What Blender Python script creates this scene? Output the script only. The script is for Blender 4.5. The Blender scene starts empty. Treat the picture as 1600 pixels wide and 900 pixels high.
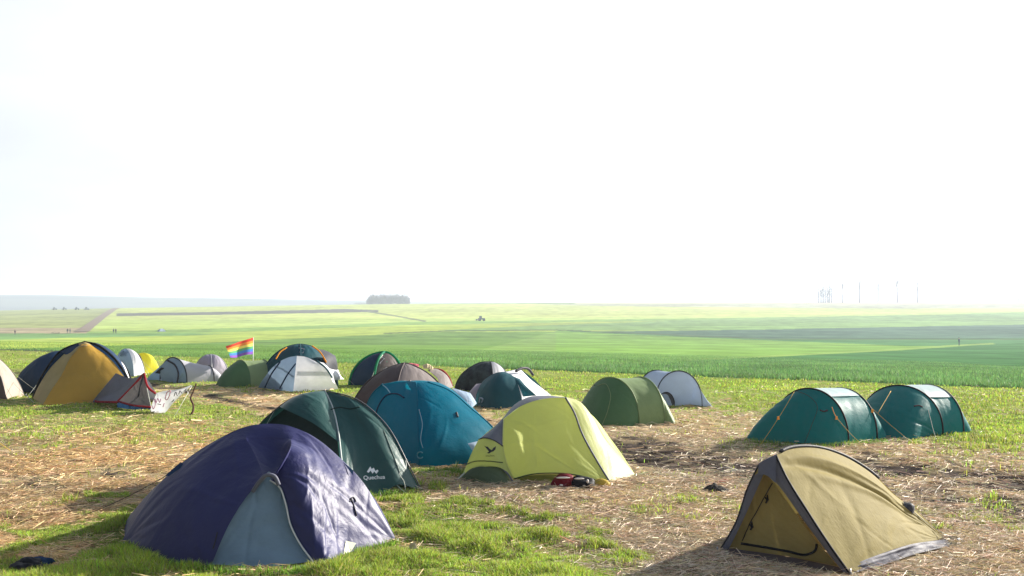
import bpy, math, random
import numpy as np
from mathutils import Vector
from mathutils.bvhtree import BVHTree

random.seed(7)
rng = np.random.default_rng(7)
R = math.radians
scene = bpy.context.scene
COL = scene.collection

# ------------------------------------------------------------------ camera
CAMZ, F, HZ = 2.6, 1555.0, 472.0          # eye height, focal length and horizon row on a 1600 x 900 frame
cam_data = bpy.data.cameras.new("camera")
cam = bpy.data.objects.new("camera", cam_data)
COL.objects.link(cam)
cam.location = (0, 0, CAMZ)
cam.rotation_euler = (R(90), 0, 0)
cam_data.sensor_width = 36.0
cam_data.lens = 36.0 * F / 1600.0
cam_data.shift_y = (HZ - 450.0) / 1600.0
cam_data.clip_start = 0.1
cam_data.clip_end = 20000
scene.camera = cam

# ------------------------------------------------------------------ light
SUN_AZ, SUN_EL = 35.0, 21.5                # azimuth counted from +X (right) towards +Y (ahead)
world = bpy.data.worlds.new("World")
scene.world = world
world.use_nodes = True
wn, wl = world.node_tree.nodes, world.node_tree.links
wn.clear()
w_out = wn.new("ShaderNodeOutputWorld")
w_bg = wn.new("ShaderNodeBackground")
w_sky = wn.new("ShaderNodeTexSky")
w_sky.sky_type = 'NISHITA'
w_sky.sun_disc = False
w_sky.sun_elevation = R(SUN_EL)
w_sky.sun_rotation = R(90 - SUN_AZ)
w_sky.air_density = 1.0
w_sky.dust_density = 2.0
w_sky.ozone_density = 1.0
w_bg.inputs[1].default_value = 0.075
# thin high cloud and bright mist low over the horizon, denser towards the sun
w_tc = wn.new("ShaderNodeTexCoord")
w_sep = wn.new("ShaderNodeSeparateXYZ")
wl.new(w_tc.outputs["Generated"], w_sep.inputs[0])
w_low = wn.new("ShaderNodeMapRange")
w_low.interpolation_type = 'SMOOTHSTEP'
for i, v in ((1, 0.42), (2, 0.85), (3, 1.0), (4, 0.0)):
    w_low.inputs[i].default_value = v
wl.new(w_sep.outputs[2], w_low.inputs[0])
w_dot = wn.new("ShaderNodeVectorMath")
w_dot.operation = 'DOT_PRODUCT'
wl.new(w_tc.outputs["Generated"], w_dot.inputs[0])
w_dot.inputs[1].default_value = (math.cos(R(SUN_EL)) * math.cos(R(SUN_AZ)), math.cos(R(SUN_EL)) * math.sin(R(SUN_AZ)), math.sin(R(SUN_EL)))
w_glow = wn.new("ShaderNodeMapRange")
for i, v in ((1, -0.35), (2, 1.0), (3, 0.0), (4, 1.0)):
    w_glow.inputs[i].default_value = v
wl.new(w_dot.outputs["Value"], w_glow.inputs[0])
w_map = wn.new("ShaderNodeMapping")
w_map.inputs["Scale"].default_value = (1.4, 1.4, 5.0)
wl.new(w_tc.outputs["Generated"], w_map.inputs[0])
w_noise = wn.new("ShaderNodeTexNoise")
w_noise.inputs["Scale"].default_value = 2.2
w_noise.inputs["Detail"].default_value = 5
w_noise.inputs["Roughness"].default_value = 0.5
wl.new(w_map.outputs[0], w_noise.inputs["Vector"])
w_cl = wn.new("ShaderNodeMapRange")
for i, v in ((1, 0.35), (2, 0.65), (3, 0.96), (4, 1.10)):
    w_cl.inputs[i].default_value = v
wl.new(w_noise.outputs[0], w_cl.inputs[0])
w_amp = wn.new("ShaderNodeMath"); w_amp.operation = 'MULTIPLY_ADD'
wl.new(w_glow.outputs[0], w_amp.inputs[0]); w_amp.inputs[1].default_value = 7.6; w_amp.inputs[2].default_value = 1.75
w_m2 = wn.new("ShaderNodeMath"); w_m2.operation = 'MULTIPLY'
wl.new(w_amp.outputs[0], w_m2.inputs[0]); wl.new(w_cl.outputs[0], w_m2.inputs[1])
w_veil = wn.new("ShaderNodeVectorMath"); w_veil.operation = 'SCALE'
w_veil.inputs[0].default_value = (0.935, 0.985, 1.04)
wl.new(w_m2.outputs[0], w_veil.inputs["Scale"])
w_mix = wn.new("ShaderNodeMix"); w_mix.data_type = 'RGBA'
wl.new(w_low.outputs[0], w_mix.inputs["Factor"])
wl.new(w_sky.outputs[0], w_mix.inputs["A"])
wl.new(w_veil.outputs[0], w_mix.inputs["B"])
wl.new(w_mix.outputs["Result"], w_bg.inputs[0])
wl.new(w_bg.outputs[0], w_out.inputs[0])

sun_data = bpy.data.lights.new("sun", 'SUN')
sun_data.energy = 5.0
sun_data.angle = R(0.6)
sun_data.color = (1.0, 0.93, 0.82)
sun = bpy.data.objects.new("sun", sun_data)
COL.objects.link(sun)
to_sun = Vector((math.cos(R(SUN_EL)) * math.cos(R(SUN_AZ)), math.cos(R(SUN_EL)) * math.sin(R(SUN_AZ)), math.sin(R(SUN_EL))))
sun.rotation_euler = to_sun.to_track_quat('Z', 'Y').to_euler()
sun.location = (20, 15, 20)

scene.view_settings.view_transform = 'Standard'
scene.view_settings.look = 'None'
scene.view_settings.gamma = 1.0
scene.view_settings.exposure = 1.45
scene.view_settings.use_curve_mapping = False
cy = scene.cycles
cy.max_bounces = 6
cy.diffuse_bounces = 3
cy.glossy_bounces = 2
cy.transmission_bounces = 4
cy.volume_bounces = 1
cy.transparent_max_bounces = 6
cy.use_denoising = True
cy.sample_clamp_indirect = 4.0

# ------------------------------------------------------------------ helpers
def px(x, y, d):
    """the point seen at frame position x, y, standing d metres ahead"""
    return np.array(((x - 800.0) * d / F, d, CAMZ - (y - HZ) * d / F))
def G(x, y):
    d = CAMZ * F / (y - HZ)
    return np.array(((x - 800.0) * d / F, d, 0.0))
def Gd(x, d):
    return np.array(((x - 800.0) * d / F, d, 0.0))
A = lambda *v: np.array(v, float)

_tab = rng.random((256, 256))
def vnoise(x, y):
    xi, yi = np.floor(x).astype(int), np.floor(y).astype(int)
    fx, fy = x - xi, y - yi
    fx, fy = fx * fx * (3 - 2 * fx), fy * fy * (3 - 2 * fy)
    a, b = _tab[xi & 255, yi & 255], _tab[(xi + 1) & 255, yi & 255]
    c, d = _tab[xi & 255, (yi + 1) & 255], _tab[(xi + 1) & 255, (yi + 1) & 255]
    return (a * (1 - fx) + b * fx) * (1 - fy) + (c * (1 - fx) + d * fx) * fy
def fbm(x, y, o=4):
    s, a, t = 0.0, 1.0, 0.0
    for k in range(o):
        s = s + a * vnoise(x * 2 ** k + 17.3 * k, y * 2 ** k + 5.1 * k); t += a; a *= 0.5
    return s / t
def sstep(a, b, x):
    t = np.clip((x - a) / (b - a), 0, 1)
    return t * t * (3 - 2 * t)

def mat(name, color=(.5, .5, .5), rough=.7, transl=0.0, tcolor=None, bump=0.0, bscale=(1, 1, 1), nscale=4.0, vary=0.0, attr=None, spec=0.5, weave=0.0, use_uv=True, sheen=0.0, metallic=0.0, fine=0.0):
    m = bpy.data.materials.new(name)
    m.use_nodes = True
    nt = m.node_tree; nd, lk = nt.nodes, nt.links
    b = nd["Principled BSDF"]; out = nd["Material Output"]
    b.inputs["Roughness"].default_value = rough
    b.inputs["Specular IOR Level"].default_value = spec
    b.inputs["Metallic"].default_value = metallic
    tc = nd.new("ShaderNodeTexCoord")
    vec = tc.outputs["UV"] if use_uv else tc.outputs["Object"]
    csock = None
    if attr:
        a = nd.new("ShaderNodeAttribute"); a.attribute_name = attr; csock = a.outputs["Color"]
    if vary:
        n = nd.new("ShaderNodeTexNoise"); n.inputs["Scale"].default_value = 3.0; n.inputs["Detail"].default_value = 6; n.inputs["Roughness"].default_value = .65
        lk.new(tc.outputs["Object"], n.inputs["Vector"])
        mr = nd.new("ShaderNodeMapRange"); mr.inputs[1].default_value = .3; mr.inputs[2].default_value = .7
        mr.inputs[3].default_value = 1 - vary; mr.inputs[4].default_value = 1 + vary
        lk.new(n.outputs[0], mr.inputs[0])
        vm = nd.new("ShaderNodeVectorMath"); vm.operation = 'SCALE'
        if csock: lk.new(csock, vm.inputs[0])
        else: vm.inputs[0].default_value = color
        lk.new(mr.outputs[0], vm.inputs["Scale"]); csock = vm.outputs[0]
    if csock: lk.new(csock, b.inputs["Base Color"])
    else: b.inputs["Base Color"].default_value = (*color, 1)
    nrm = None
    if bump:
        mp = nd.new("ShaderNodeMapping"); mp.inputs["Scale"].default_value = bscale
        lk.new(vec, mp.inputs[0])
        n = nd.new("ShaderNodeTexNoise"); n.inputs["Scale"].default_value = nscale; n.inputs["Detail"].default_value = 5; n.inputs["Roughness"].default_value = .55
        n.inputs["Distortion"].default_value = .6
        lk.new(mp.outputs[0], n.inputs["Vector"])
        bp = nd.new("ShaderNodeBump"); bp.inputs["Strength"].default_value = 1.0; bp.inputs["Distance"].default_value = bump
        lk.new(n.outputs[0], bp.inputs["Height"]); nrm = bp.outputs[0]
        if fine:
            n2 = nd.new("ShaderNodeTexNoise"); n2.inputs["Scale"].default_value = nscale * 6; n2.inputs["Detail"].default_value = 4
            lk.new(vec, n2.inputs["Vector"])
            bp2 = nd.new("ShaderNodeBump"); bp2.inputs["Distance"].default_value = fine
            lk.new(n2.outputs[0], bp2.inputs["Height"]); lk.new(nrm, bp2.inputs["Normal"]); nrm = bp2.outputs[0]
        lk.new(nrm, b.inputs["Normal"])
    if transl:
        t = nd.new("ShaderNodeBsdfTranslucent")
        if tcolor: t.inputs[0].default_value = (*tcolor, 1)
        elif csock: lk.new(csock, t.inputs[0])
        else: t.inputs[0].default_value = (*color, 1)
        if nrm: lk.new(nrm, t.inputs["Normal"])
        mx = nd.new("ShaderNodeMixShader"); mx.inputs[0].default_value = transl
        lk.new(b.outputs[0], mx.inputs[1]); lk.new(t.outputs[0], mx.inputs[2]); lk.new(mx.outputs[0], out.inputs[0])
    return m
def fabric(name, c, transl=.25, rough=.6, bump=.008, tc=None, spec=.1, vary=.1, fine=.003):
    return mat(name, c, rough=rough, transl=transl, tcolor=tc, bump=bump, bscale=(1.0, .8, 1), nscale=5.0, vary=vary, spec=spec, fine=fine)

class MB:
    def __init__(s): s.v = []; s.f = []; s.uv = []; s.n = 0; s.c = []
    def grid(s, g, col=None):
        """g is (rows, cols, 3)"""
        nv, nu = g.shape[:2]
        du = np.concatenate([np.zeros((nv, 1)), np.cumsum(np.linalg.norm(np.diff(g, axis=1), axis=2), axis=1)], 1)
        dv = np.concatenate([np.zeros((1, nu)), np.cumsum(np.linalg.norm(np.diff(g, axis=0), axis=2), axis=0)], 0)
        du = du.mean(0)[None, :].repeat(nv, 0); dv = dv.mean(1)[:, None].repeat(nu, 1)
        off = rng.random(2) * 20
        idx = np.arange(nv * nu).reshape(nv, nu) + s.n
        q = np.stack([idx[:-1, :-1], idx[:-1, 1:], idx[1:, 1:], idx[1:, :-1]], -1).reshape(-1, 4)
        s.v.append(g.reshape(-1, 3)); s.uv.append(np.stack([du.ravel() + off[0], dv.ravel() + off[1]], 1)); s.f += q.tolist(); s.n += nv * nu
        return g
    def poly(s, verts, faces):
        verts = np.array(verts, float)
        s.v.append(verts); s.uv.append(verts[:, :2].copy()); s.f += [[i + s.n for i in f] for f in faces]; s.n += len(verts)
    def tube(s, pts, r, k=6, r1=None):
        pts = np.array(pts, float); n = len(pts)
        t = np.gradient(pts, axis=0); t /= np.linalg.norm(t, axis=1)[:, None] + 1e-9
        up = A(0, 0, 1) if abs(t[:, 2]).mean() < .9 else A(1, 0, 0)
        rings = []
        for i in range(n):
            a = np.cross(t[i], up); a /= np.linalg.norm(a) + 1e-9; b = np.cross(t[i], a)
            rr = r if r1 is None else r + (r1 - r) * i / (n - 1)
            th = np.arange(k) * 2 * math.pi / k
            rings.append(pts[i] + rr * (np.cos(th)[:, None] * a + np.sin(th)[:, None] * b))
        v = np.concatenate(rings); fs = []
        for i in range(n - 1):
            for j in range(k):
                fs.append([i * k + j, i * k + (j + 1) % k, (i + 1) * k + (j + 1) % k, (i + 1) * k + j])
        fs.append(list(range(k))[::-1]); fs.append([(n - 1) * k + j for j in range(k)])
        s.poly(v, fs)
    def ribbon(s, pts, wdir, w, off=A(0, 0, 0)):
        pts = np.array(pts, float) + off; wdir = np.array(wdir, float)
        if wdir.ndim == 1: wdir = np.tile(wdir, (len(pts), 1))
        g = np.stack([pts - wdir * w / 2, pts + wdir * w / 2], 0); s.grid(g)
    def box(s, c, size, rz=0.0, taper=1.0, tilt=None):
        c = np.array(c, float); x, y, z = np.array(size) / 2
        v = np.array([[i * x * (taper if k > 0 else 1), j * y * (taper if k > 0 else 1), k * z] for k in (-1, 1) for i, j in ((-1, -1), (1, -1), (1, 1), (-1, 1))])
        ca, sa = math.cos(rz), math.sin(rz)
        v = v @ np.array([[ca, sa, 0], [-sa, ca, 0], [0, 0, 1]]) + c
        s.poly(v, [[3, 2, 1, 0], [4, 5, 6, 7], [0, 1, 5, 4], [1, 2, 6, 5], [2, 3, 7, 6], [3, 0, 4, 7]])
    def cyl(s, a, b, r, k=16):
        s.tube([a, b], r, k)
    def build(s, name, material, parent=None, loc=None, smooth=True, cols=None):
        v = np.concatenate(s.v)
        o_loc = np.array(loc if loc is not None else (parent.location if parent else (0, 0, 0)), float)
        if parent is not None and parent.parent is not None: o_loc = o_loc + np.array(parent.parent.location)
        base = np.array(parent.matrix_basis.translation) if parent is not None else np.zeros(3)
        me = bpy.data.meshes.new(name)
        me.from_pydata((v - o_loc).tolist(), [], s.f)
        uvs = np.concatenate(s.uv)
        uvl = me.uv_layers.new(name="UVMap")
        li = np.empty(len(me.loops), dtype=np.int32); me.loops.foreach_get("vertex_index", li)
        uvl.data.foreach_set("uv", uvs[li].ravel())
        if cols is not None:
            at = me.color_attributes.new("Col", 'FLOAT_COLOR', 'POINT')
            c4 = np.ones((len(v), 4), np.float32); c4[:, :3] = cols
            at.data.foreach_set("color", c4.ravel())
        if smooth: me.polygons.foreach_set("use_smooth", np.ones(len(me.polygons), bool))
        for m in (material if isinstance(material, (list, tuple)) else [material]): me.materials.append(m)
        me.validate()
        o = bpy.data.objects.new(name, me); COL.objects.link(o)
        if parent is not None: o.parent = parent
        else: o.location = o_loc
        return o

def tag(o, label=None, cat=None, group=None, kind=None):
    if label: o["label"] = label
    if cat: o["category"] = cat
    if group: o["group"] = group
    if kind: o["kind"] = kind
    return o
def fastmesh(name, V, faces_n, nper, material, cols=None, kind=None, smooth=False):
    """triangle or quad soup straight from arrays: V (n,3), each nper verts a face"""
    me = bpy.data.meshes.new(name)
    n = len(V)
    me.vertices.add(n); me.vertices.foreach_set("co", V.astype(np.float32).ravel())
    nf = n // nper
    me.loops.add(n); me.loops.foreach_set("vertex_index", np.arange(n, dtype=np.int32))
    me.polygons.add(nf); me.polygons.foreach_set("loop_start", np.arange(0, n, nper, dtype=np.int32))
    me.polygons.foreach_set("loop_total", np.full(nf, nper, np.int32))
    if cols is not None:
        at = me.color_attributes.new("Col", 'FLOAT_COLOR', 'POINT')
        c4 = np.ones((n, 4), np.float32); c4[:, :3] = cols
        at.data.foreach_set("color", c4.ravel())
    me.update(calc_edges=True)
    me.materials.append(material)
    o = bpy.data.objects.new(name, me); COL.objects.link(o)
    if kind: o["kind"] = kind
    return o

# ------------------------------------------------------------------ terrain
_D = np.array([0, 34, 38.5, 44, 60, 100, 160, 240, 340, 500, 780, 1100, 1250, 1500, 1900], float)
_Yt = np.array([0, 0, 0, 573, 562, 552, 544, 536, 523, 507, 487, 474], float)
_Z = np.array([0, 0, 0] + [CAMZ - (_Yt[i] - HZ) * _D[i] / F for i in range(3, 12)] + [1.2, -3.0, -12.0])
_h = np.diff(_D); _s = np.diff(_Z) / _h
_m = np.zeros_like(_Z)
for i in range(1, len(_Z) - 1):
    _m[i] = 0 if _s[i - 1] * _s[i] <= 0 else 3 * (_h[i - 1] + _h[i]) / ((2 * _h[i] + _h[i - 1]) / _s[i - 1] + (_h[i] + 2 * _h[i - 1]) / _s[i])
_m[-1] = _s[-1]
def zprof(d):
    d = np.clip(d, _D[0], _D[-1]); i = np.clip(np.searchsorted(_D, d) - 1, 0, len(_h) - 1)
    t = (d - _D[i]) / _h[i]
    return ((1 + 2 * t) * (1 - t) ** 2 * _Z[i] + t * (1 - t) ** 2 * _h[i] * _m[i] + t * t * (3 - 2 * t) * _Z[i + 1] + t * t * (t - 1) * _h[i] * _m[i + 1])
EDGE = 0.56                      # slope of the line where the camp meadow meets the crop
def yeff(X, Y):
    w = 1 - sstep(80, 300, Y)
    return Y + EDGE * np.clip(X, -60, 60) * w
def terr(X, Y):
    X, Y = np.asarray(X, float), np.asarray(Y, float)
    z = zprof(yeff(X, Y))
    p = 800 + X / np.maximum(Y, 1) * F
    yc = np.interp(p, [-400, 0, 180, 400, 600, 850, 1600, 2200], [489, 484, 480.5, 477, 474, 472, 471.5, 471])
    w = sstep(480, 1100, Y)
    z = z - (yc - 472.6) * Y / F * w
    camp = 1 - sstep(-3, 1, yeff(X, Y) - 38.5)
    bump = (fbm(X * .35, Y * .35, 3) - .5) * .07 + (fbm(X * 1.9 + 9, Y * 1.9, 3) - .5) * .045
    near = sstep(6, 8, Y)
    z = z + bump * camp * near
    z = z + (fbm(X * .012, Y * .012, 2) - .5) * 1.1 * sstep(120, 260, Y) * (1 - sstep(700, 1000, Y))
    return z
def proj(X, Y, Z):
    return 800 + X / Y * F, HZ + (CAMZ - Z) / Y * F

def inpoly(x, y, P):
    P = np.array(P, float); r = np.zeros(np.shape(x), bool); j = len(P) - 1
    for i in range(len(P)):
        xi, yi, xj, yj = *P[i], *P[j]
        c = ((yi > y) != (yj > y)) & (x < (xj - xi) * (y - yi) / (yj - yi + 1e-12) + xi)
        r ^= c; j = i
    return r
def ell(x, y, cx, cy_, rx, ry):
    return np.exp(-(((x - cx) / rx) ** 2 + ((y - cy_) / ry) ** 2) * 1.2)
def bandline(x, y, pts, th):
    pts = np.array(pts, float)
    yy = np.interp(x, pts[:, 0], pts[:, 1]); inx = (x > pts[0, 0] - 20) & (x < pts[-1, 0] + 20)
    return np.exp(-((y - yy) / th) ** 2) * inx

def cover(X, Y):
    """how much grass and how much bare soil grows at each spot of the camp meadow"""
    x = 800 + X / Y * F; y = HZ + CAMZ / Y * F
    n = fbm(X * .9 + 3, Y * .9, 4) - .5
    n2 = fbm(X * 3.1, Y * 3.1 + 7, 3) - .5
    k = np.clip((y - 540) / 200, .12, 1.6)
    n3 = fbm(X * 9, Y * 9, 2) - .5
    xw, yw = x + n * 230 * k + n3 * 50 * k, y + n2 * 80 * k + n * 50 * k + n3 * 40 * k
    g = np.full(x.shape, .13)
    def P(pts, val, soft=1): 
        nonlocal g
        g = np.where(inpoly(xw, yw, pts), np.maximum(g, val), g)
    P([(-900, 1500), (-900, 890), (0, 850), (100, 826), (200, 792), (400, 775), (560, 780), (680, 778), (760, 792), (870, 828), (930, 868), (985, 960), (985, 1500)], .95)
    P([(700, 1500), (700, 850), (1000, 880), (1050, 1000), (1050, 1500)], .45)
    P([(-900, 540), (700, 540), (620, 600), (430, 612), (300, 600), (430, 655), (0, 655), (-900, 665)], .9)
    P([(-900, 655), (440, 655), (400, 690), (-900, 700)], .55)
    P([(430, 540), (2600, 540), (2600, 700), (1600, 706), (1480, 690), (1180, 648), (1080, 636), (900, 628), (700, 648), (560, 640), (440, 612)], .92)
    P([(1050, 636), (1200, 650), (1500, 700), (1180, 706), (1060, 680)], .28)
    for e in ((50, 692, 80, 11, .85), (145, 686, 40, 6, .6), (690, 748, 70, 14, .75), (1230, 703, 140, 7, .7), (1500, 700, 120, 14, .75), (1540, 742, 90, 8, .35), (1520, 800, 120, 26, .75), (1060, 755, 60, 14, .3), (960, 745, 30, 8, .5), (1120, 800, 50, 10, .35), (880, 800, 60, 8, .5), (1380, 700, 30, 8, .5)):
        g = np.maximum(g, e[4] * ell(xw, yw, *e[:4]))
    g = g * (1 - .7 * bandline(x, yw * .4 + y * .6, [(150, 590), (300, 615), (430, 642), (560, 660)], 8))
    m = np.zeros(x.shape)
    for pts, th, s in (([(960, 700), (1060, 712), (1180, 738), (1330, 760), (1600, 795), (2400, 880)], 24, 1.0), ([(980, 722), (1100, 735), (1200, 752)], 12, .9), ([(1330, 722), (1450, 742), (1600, 758), (2400, 840)], 20, 1.0), ([(150, 590), (300, 614), (430, 641), (560, 662)], 4, .8), ([(840, 640), (960, 690), (1010, 700)], 6, .4), ([(-900, 588), (0, 582), (60, 585)], 4, .5)):
        m = np.maximum(m, s * bandline(x, y + n2 * 22 * k, pts, th))
    for e in ((60, 764, 45, 7, .8), (102, 761, 22, 5, .8), (190, 746, 26, 6, .9), (228, 776, 26, 4, .6), (30, 816, 45, 10, .85), (5, 850, 25, 8, .6), (140, 772, 14, 3, .8), (262, 692, 18, 4, .6), (1290, 735, 120, 9, .6), (1200, 880, 120, 22, .35), (1000, 860, 60, 10, .3)):
        m = np.maximum(m, e[4] * ell(xw * .5 + x * .5, yw * .3 + y * .7, *e[:4]))
    g = np.clip(g + n * .5 + n2 * .35, 0, 1); m = np.clip(m * (1.25 + n2 * 2.2), 0, 1)
    return g, m
GRASS = A(.085, .115, .03); STRAW = A(.40, .305, .195); SOIL = A(.062, .05, .043)

def field_colour(X, Y, x, y):
    n = fbm(X * .02, Y * .008, 4) - .5
    fine = fbm(X * .25, Y * .1, 3) - .5
    y0 = y; y = y + n * 2.0
    c = np.zeros(x.shape + (3,))
    def put(mask, col): c[mask] = col
    I = lambda *p: np.interp(x, [q[0] for q in p], [q[1] for q in p])
    pale = A(.36, .41, .12); yel = A(.27, .34, .07); green = A(.12, .21, .05); mid = A(.15, .24, .065); dark = A(.055, .14, .05); blue = A(.075, .13, .085)
    put(y < 9999, green)
    put(y < I((-500, 536), (0, 546), (300, 536), (700, 518), (1600, 518)), yel)
    put(y < I((-500, 536), (0, 532), (420, 517), (650, 508), (900, 503), (1300, 498), (1600, 494)), A(.17, .27, .07))
    put(y < I((-500, 520), (0, 522), (400, 512), (650, 503), (900, 500), (1300, 495), (1600, 488)), pale * A(.85, .95, .9))
    put(y < I((0, 500), (400, 498), (700, 498), (1200, 494), (1600, 486)), pale)
    put((x > 690) & (y < I((690, 470), (900, 477), (1200, 481), (1600, 482))), A(.30, .31, .21))
    put((x > 690) & (y < I((690, 470), (900, 474), (1200, 475), (1600, 476))), A(.38, .36, .22))
    # right-hand fields
    lo = I((600, 516), (1000, 516), (1200, 514.5), (1600, 507.5))
    put((x > 660) & (y > I((660, 517), (900, 506), (1200, 496), (1600, 490))) & (y < lo), A(.17, .27, .09))
    put((x > 640) & (y >= np.maximum(lo, I((640, 575), (870, 517)))), mid)
    lo2 = I((640, 517), (870, 516.5), (1100, 526), (1200, 530.5), (1600, 529))
    put((x > 870 + 60 * fine) & (y >= lo + (1200 - np.minimum(x, 1200)) * .004) & (y < lo2), blue)
    wedge_b = I((640, 575), (1000, 568), (1200, 558.5), (1400, 548), (1500, 541.5), (1600, 536))
    wedge_t = I((870, 517), (1200, 532), (1420, 541), (1500, 541))
    put((x > 870) & (y >= lo2), A(.07, .16, .06))
    put((y >= wedge_t) & (y < wedge_b) & (x > 870), A(.15, .26, .06))
    put((np.abs(y - wedge_b + 1.6) < 1.1) & (x > 900) & (x < 1560 - 60 * n), A(.185, .27, .075))
    put((y >= wedge_b) & (x > 500), A(.06, .145, .05))
    put((x > 600) & (np.abs(y0 - I((600, 521), (700, 517), (870, 515.5), (1200, 530))) < .8), A(.08, .12, .05))
    # left-hand fields
    put((x < 182 - (y - 480) * 1.15) & (y < 522), A(.24, .27, .10))
    put((x < 182 - (y - 480) * 1.15) & (y < 522) & (y > 512) , A(.30, .25, .16))
    put((x < 640) & (y0 > 521) & (y0 < I((0, 530), (300, 524), (640, 508))), A(.13, .24, .08))
    put((np.abs(y0 - 547.5 - x * .012) < 2.2) & (x < 110), A(.06, .07, .045))
    put((y0 > I((182, 489.5), (300, 488), (450, 485), (540, 482.5), (640, 487))) & (y0 < I((182, 494), (300, 492.5), (450, 490), (580, 487.5), (640, 488))) & (x > 182) & (x < 590), A(.085, .08, .07))
    put((x > 575) & (x < 665) & (np.abs(y0 - np.interp(x, [575, 620, 665], [487, 494, 502])) < 1.2), A(.14, .16, .08))
    put((x > 560) & (y0 < 475) & (x < 900), A(.15, .22, .08))
    # drilling rows and uneven growth
    rows = np.sin((Y + .3 * X + 6 * n) * .16) * .04 + np.sin((Y * .62 - .4 * X) * .05 + 3) * .04
    streak = fbm(X * .015 + Y * .02, Y * .22 + X * .07, 4) - .5
    tram = np.exp(-((((X * .35 + Y * .94) / 18.0) % 1 - .5) / .05) ** 2) * .18 * sstep(60, 120, Y)
    c *= (1 + .5 * n + .55 * fine + .7 * streak + rows * 1.4 - tram)[..., None]
    return np.clip(c, .01, .8)

cols_px = np.concatenate([np.linspace(-1900, -60, 60), np.linspace(-50, 1650, 620), np.linspace(1660, 3500, 60)])
rows_d = np.concatenate([[-40, -5, 1.5, 3, 5, 7, 8.2], CAMZ * F / (np.linspace(925, 560, 420) - HZ), np.geomspace(46.3, 1900, 420)])
PX, DD = np.meshgrid(cols_px, rows_d)
GX = (PX - 800) * np.maximum(DD, 12) / F; GY = DD.copy()
GX[:2] = (PX[:2] - 800) * 40 / F
GZ = terr(GX, np.maximum(GY, .5))
gx_, gy_ = proj(GX, np.maximum(GY, 1.0), GZ)
camp_w = 1 - sstep(-.6, .5, yeff(GX, np.maximum(GY, 1)) - 38.5 + (fbm(GX * .8, GY * .8, 2) - .5) * 1.2)
camp_w = np.where(GY > 90, 0, camp_w)
g_, m_ = cover(GX, np.maximum(GY, 3))
n_ = (fbm(GX * 5, GY * 5, 3) - .5)[..., None]
campc = STRAW * (1 - g_[..., None]) * (1 + n_ * .7) + (GRASS + A(.095, .125, .018) * sstep(15, 25, GY)[..., None]) * g_[..., None] * (1 + n_ * .5)
campc = campc * (1 - m_[..., None]) + SOIL * (1 + n_ * 2.2 + (fbm(GX * 3, GY * 12, 3) - .5)[..., None] * 1.5) * m_[..., None]
rut = fbm(GX * 1.1 + 3, GY * 6.5, 3) - .5
GZ = GZ + (rut * .11 - .02) * m_ * camp_w + (fbm(GX * 2.6, GY * 4.5 + 8, 3) - .5) * .05 * (1 - g_) * camp_w
fieldc = field_colour(GX, GY, gx_, gy_)
gc = campc * camp_w[..., None] + fieldc * (1 - camp_w[..., None])
m_ground = mat("ground_soil_and_crops", attr="Col", rough=1.0, spec=.0, bump=.035, nscale=9.0, use_uv=False, vary=.16, fine=.012)
gb = MB(); gb.grid(np.stack([GX, GY, GZ], -1))
ground = gb.build("ground", m_ground, cols=gc.reshape(-1, 3)); tag(ground, kind="structure")

# far hills on the left horizon
hb = MB()
hx = np.linspace(-3900, 1100, 220); hd = np.linspace(0, 1, 14)
HXg, HDg = np.meshgrid(hx, hd)
ridge = 31 + 9 * fbm(hx * .0017, hx * 0 + 3, 4) * 2 - 9; ridge *= np.interp(hx, [-3900, -1400, -650, 200, 1100], [1.05, 1.0, .72, .35, .0]); ridge -= 12 
HZg = -25 + (ridge[None, :] + 25) * np.sin(HDg * math.pi / 2) ** 1.1
hb.grid(np.stack([HXg, 2150 + HDg * 600, HZg], -1))
m_hill = mat("hill_woods_and_fields", attr="Col", rough=.95, spec=.1)
hn = fbm(HXg * .004, HDg * 9, 3)
hc = np.where((hn > .5)[..., None], A(.03, .05, .05), A(.08, .10, .08)) 
hills = hb.build("hills", m_hill, cols=hc.reshape(-1, 3)); tag(hills, kind="structure")

# air
hz = MB(); hz.box((0, 2400, 5), (12000, 5200, 66))
m_haze = bpy.data.materials.new("haze_air"); m_haze.use_nodes = True
_n = m_haze.node_tree.nodes; _n.remove(_n["Principled BSDF"])
pv = _n.new("ShaderNodeVolumePrincipled"); pv.inputs["Color"].default_value = (.67, .735, .88, 1)
pv.inputs["Density"].default_value = 0.00039; pv.inputs["Anisotropy"].default_value = .28
m_haze.node_tree.links.new(pv.outputs[0], _n["Material Output"].inputs["Volume"])
haze = hz.build("haze", m_haze, smooth=False); tag(haze, kind="stuff")

# farm track climbing the far slope on the left
def strip(name, pts_px, widths, col, lift=.12, n=60):
    pts_px = np.array(pts_px, float)
    t = np.linspace(0, 1, n); s = np.linspace(0, 1, len(pts_px))
    xs, ys = np.interp(t, s, pts_px[:, 0]), np.interp(t, s, pts_px[:, 1]); ws = np.interp(t, s, widths)
    c = []
    for x, y in zip(xs, ys):
        D = np.linspace(60, 1250, 4000); Xs = (x - 800) * D / F; _, yy = proj(Xs, D, terr(Xs, D)); i = np.argmin(np.abs(yy - y)); c.append((Xs[i], D[i]))
    c = np.array(c); tan = np.gradient(c, axis=0); tan /= np.linalg.norm(tan, axis=1)[:, None]; nrm = np.stack([-tan[:, 1], tan[:, 0]], 1)
    g = []
    for k in np.linspace(-.5, .5, 7):
        q = c + nrm * (k * ws)[:, None]; g.append(np.stack([q[:, 0], q[:, 1], terr(q[:, 0], q[:, 1]) + lift], 1))
    b = MB(); b.grid(np.array(g)); o = b.build(name, mat(name + "_dirt", col, rough=.95, vary=.2, spec=.1)); return tag(o, kind="structure")
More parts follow.
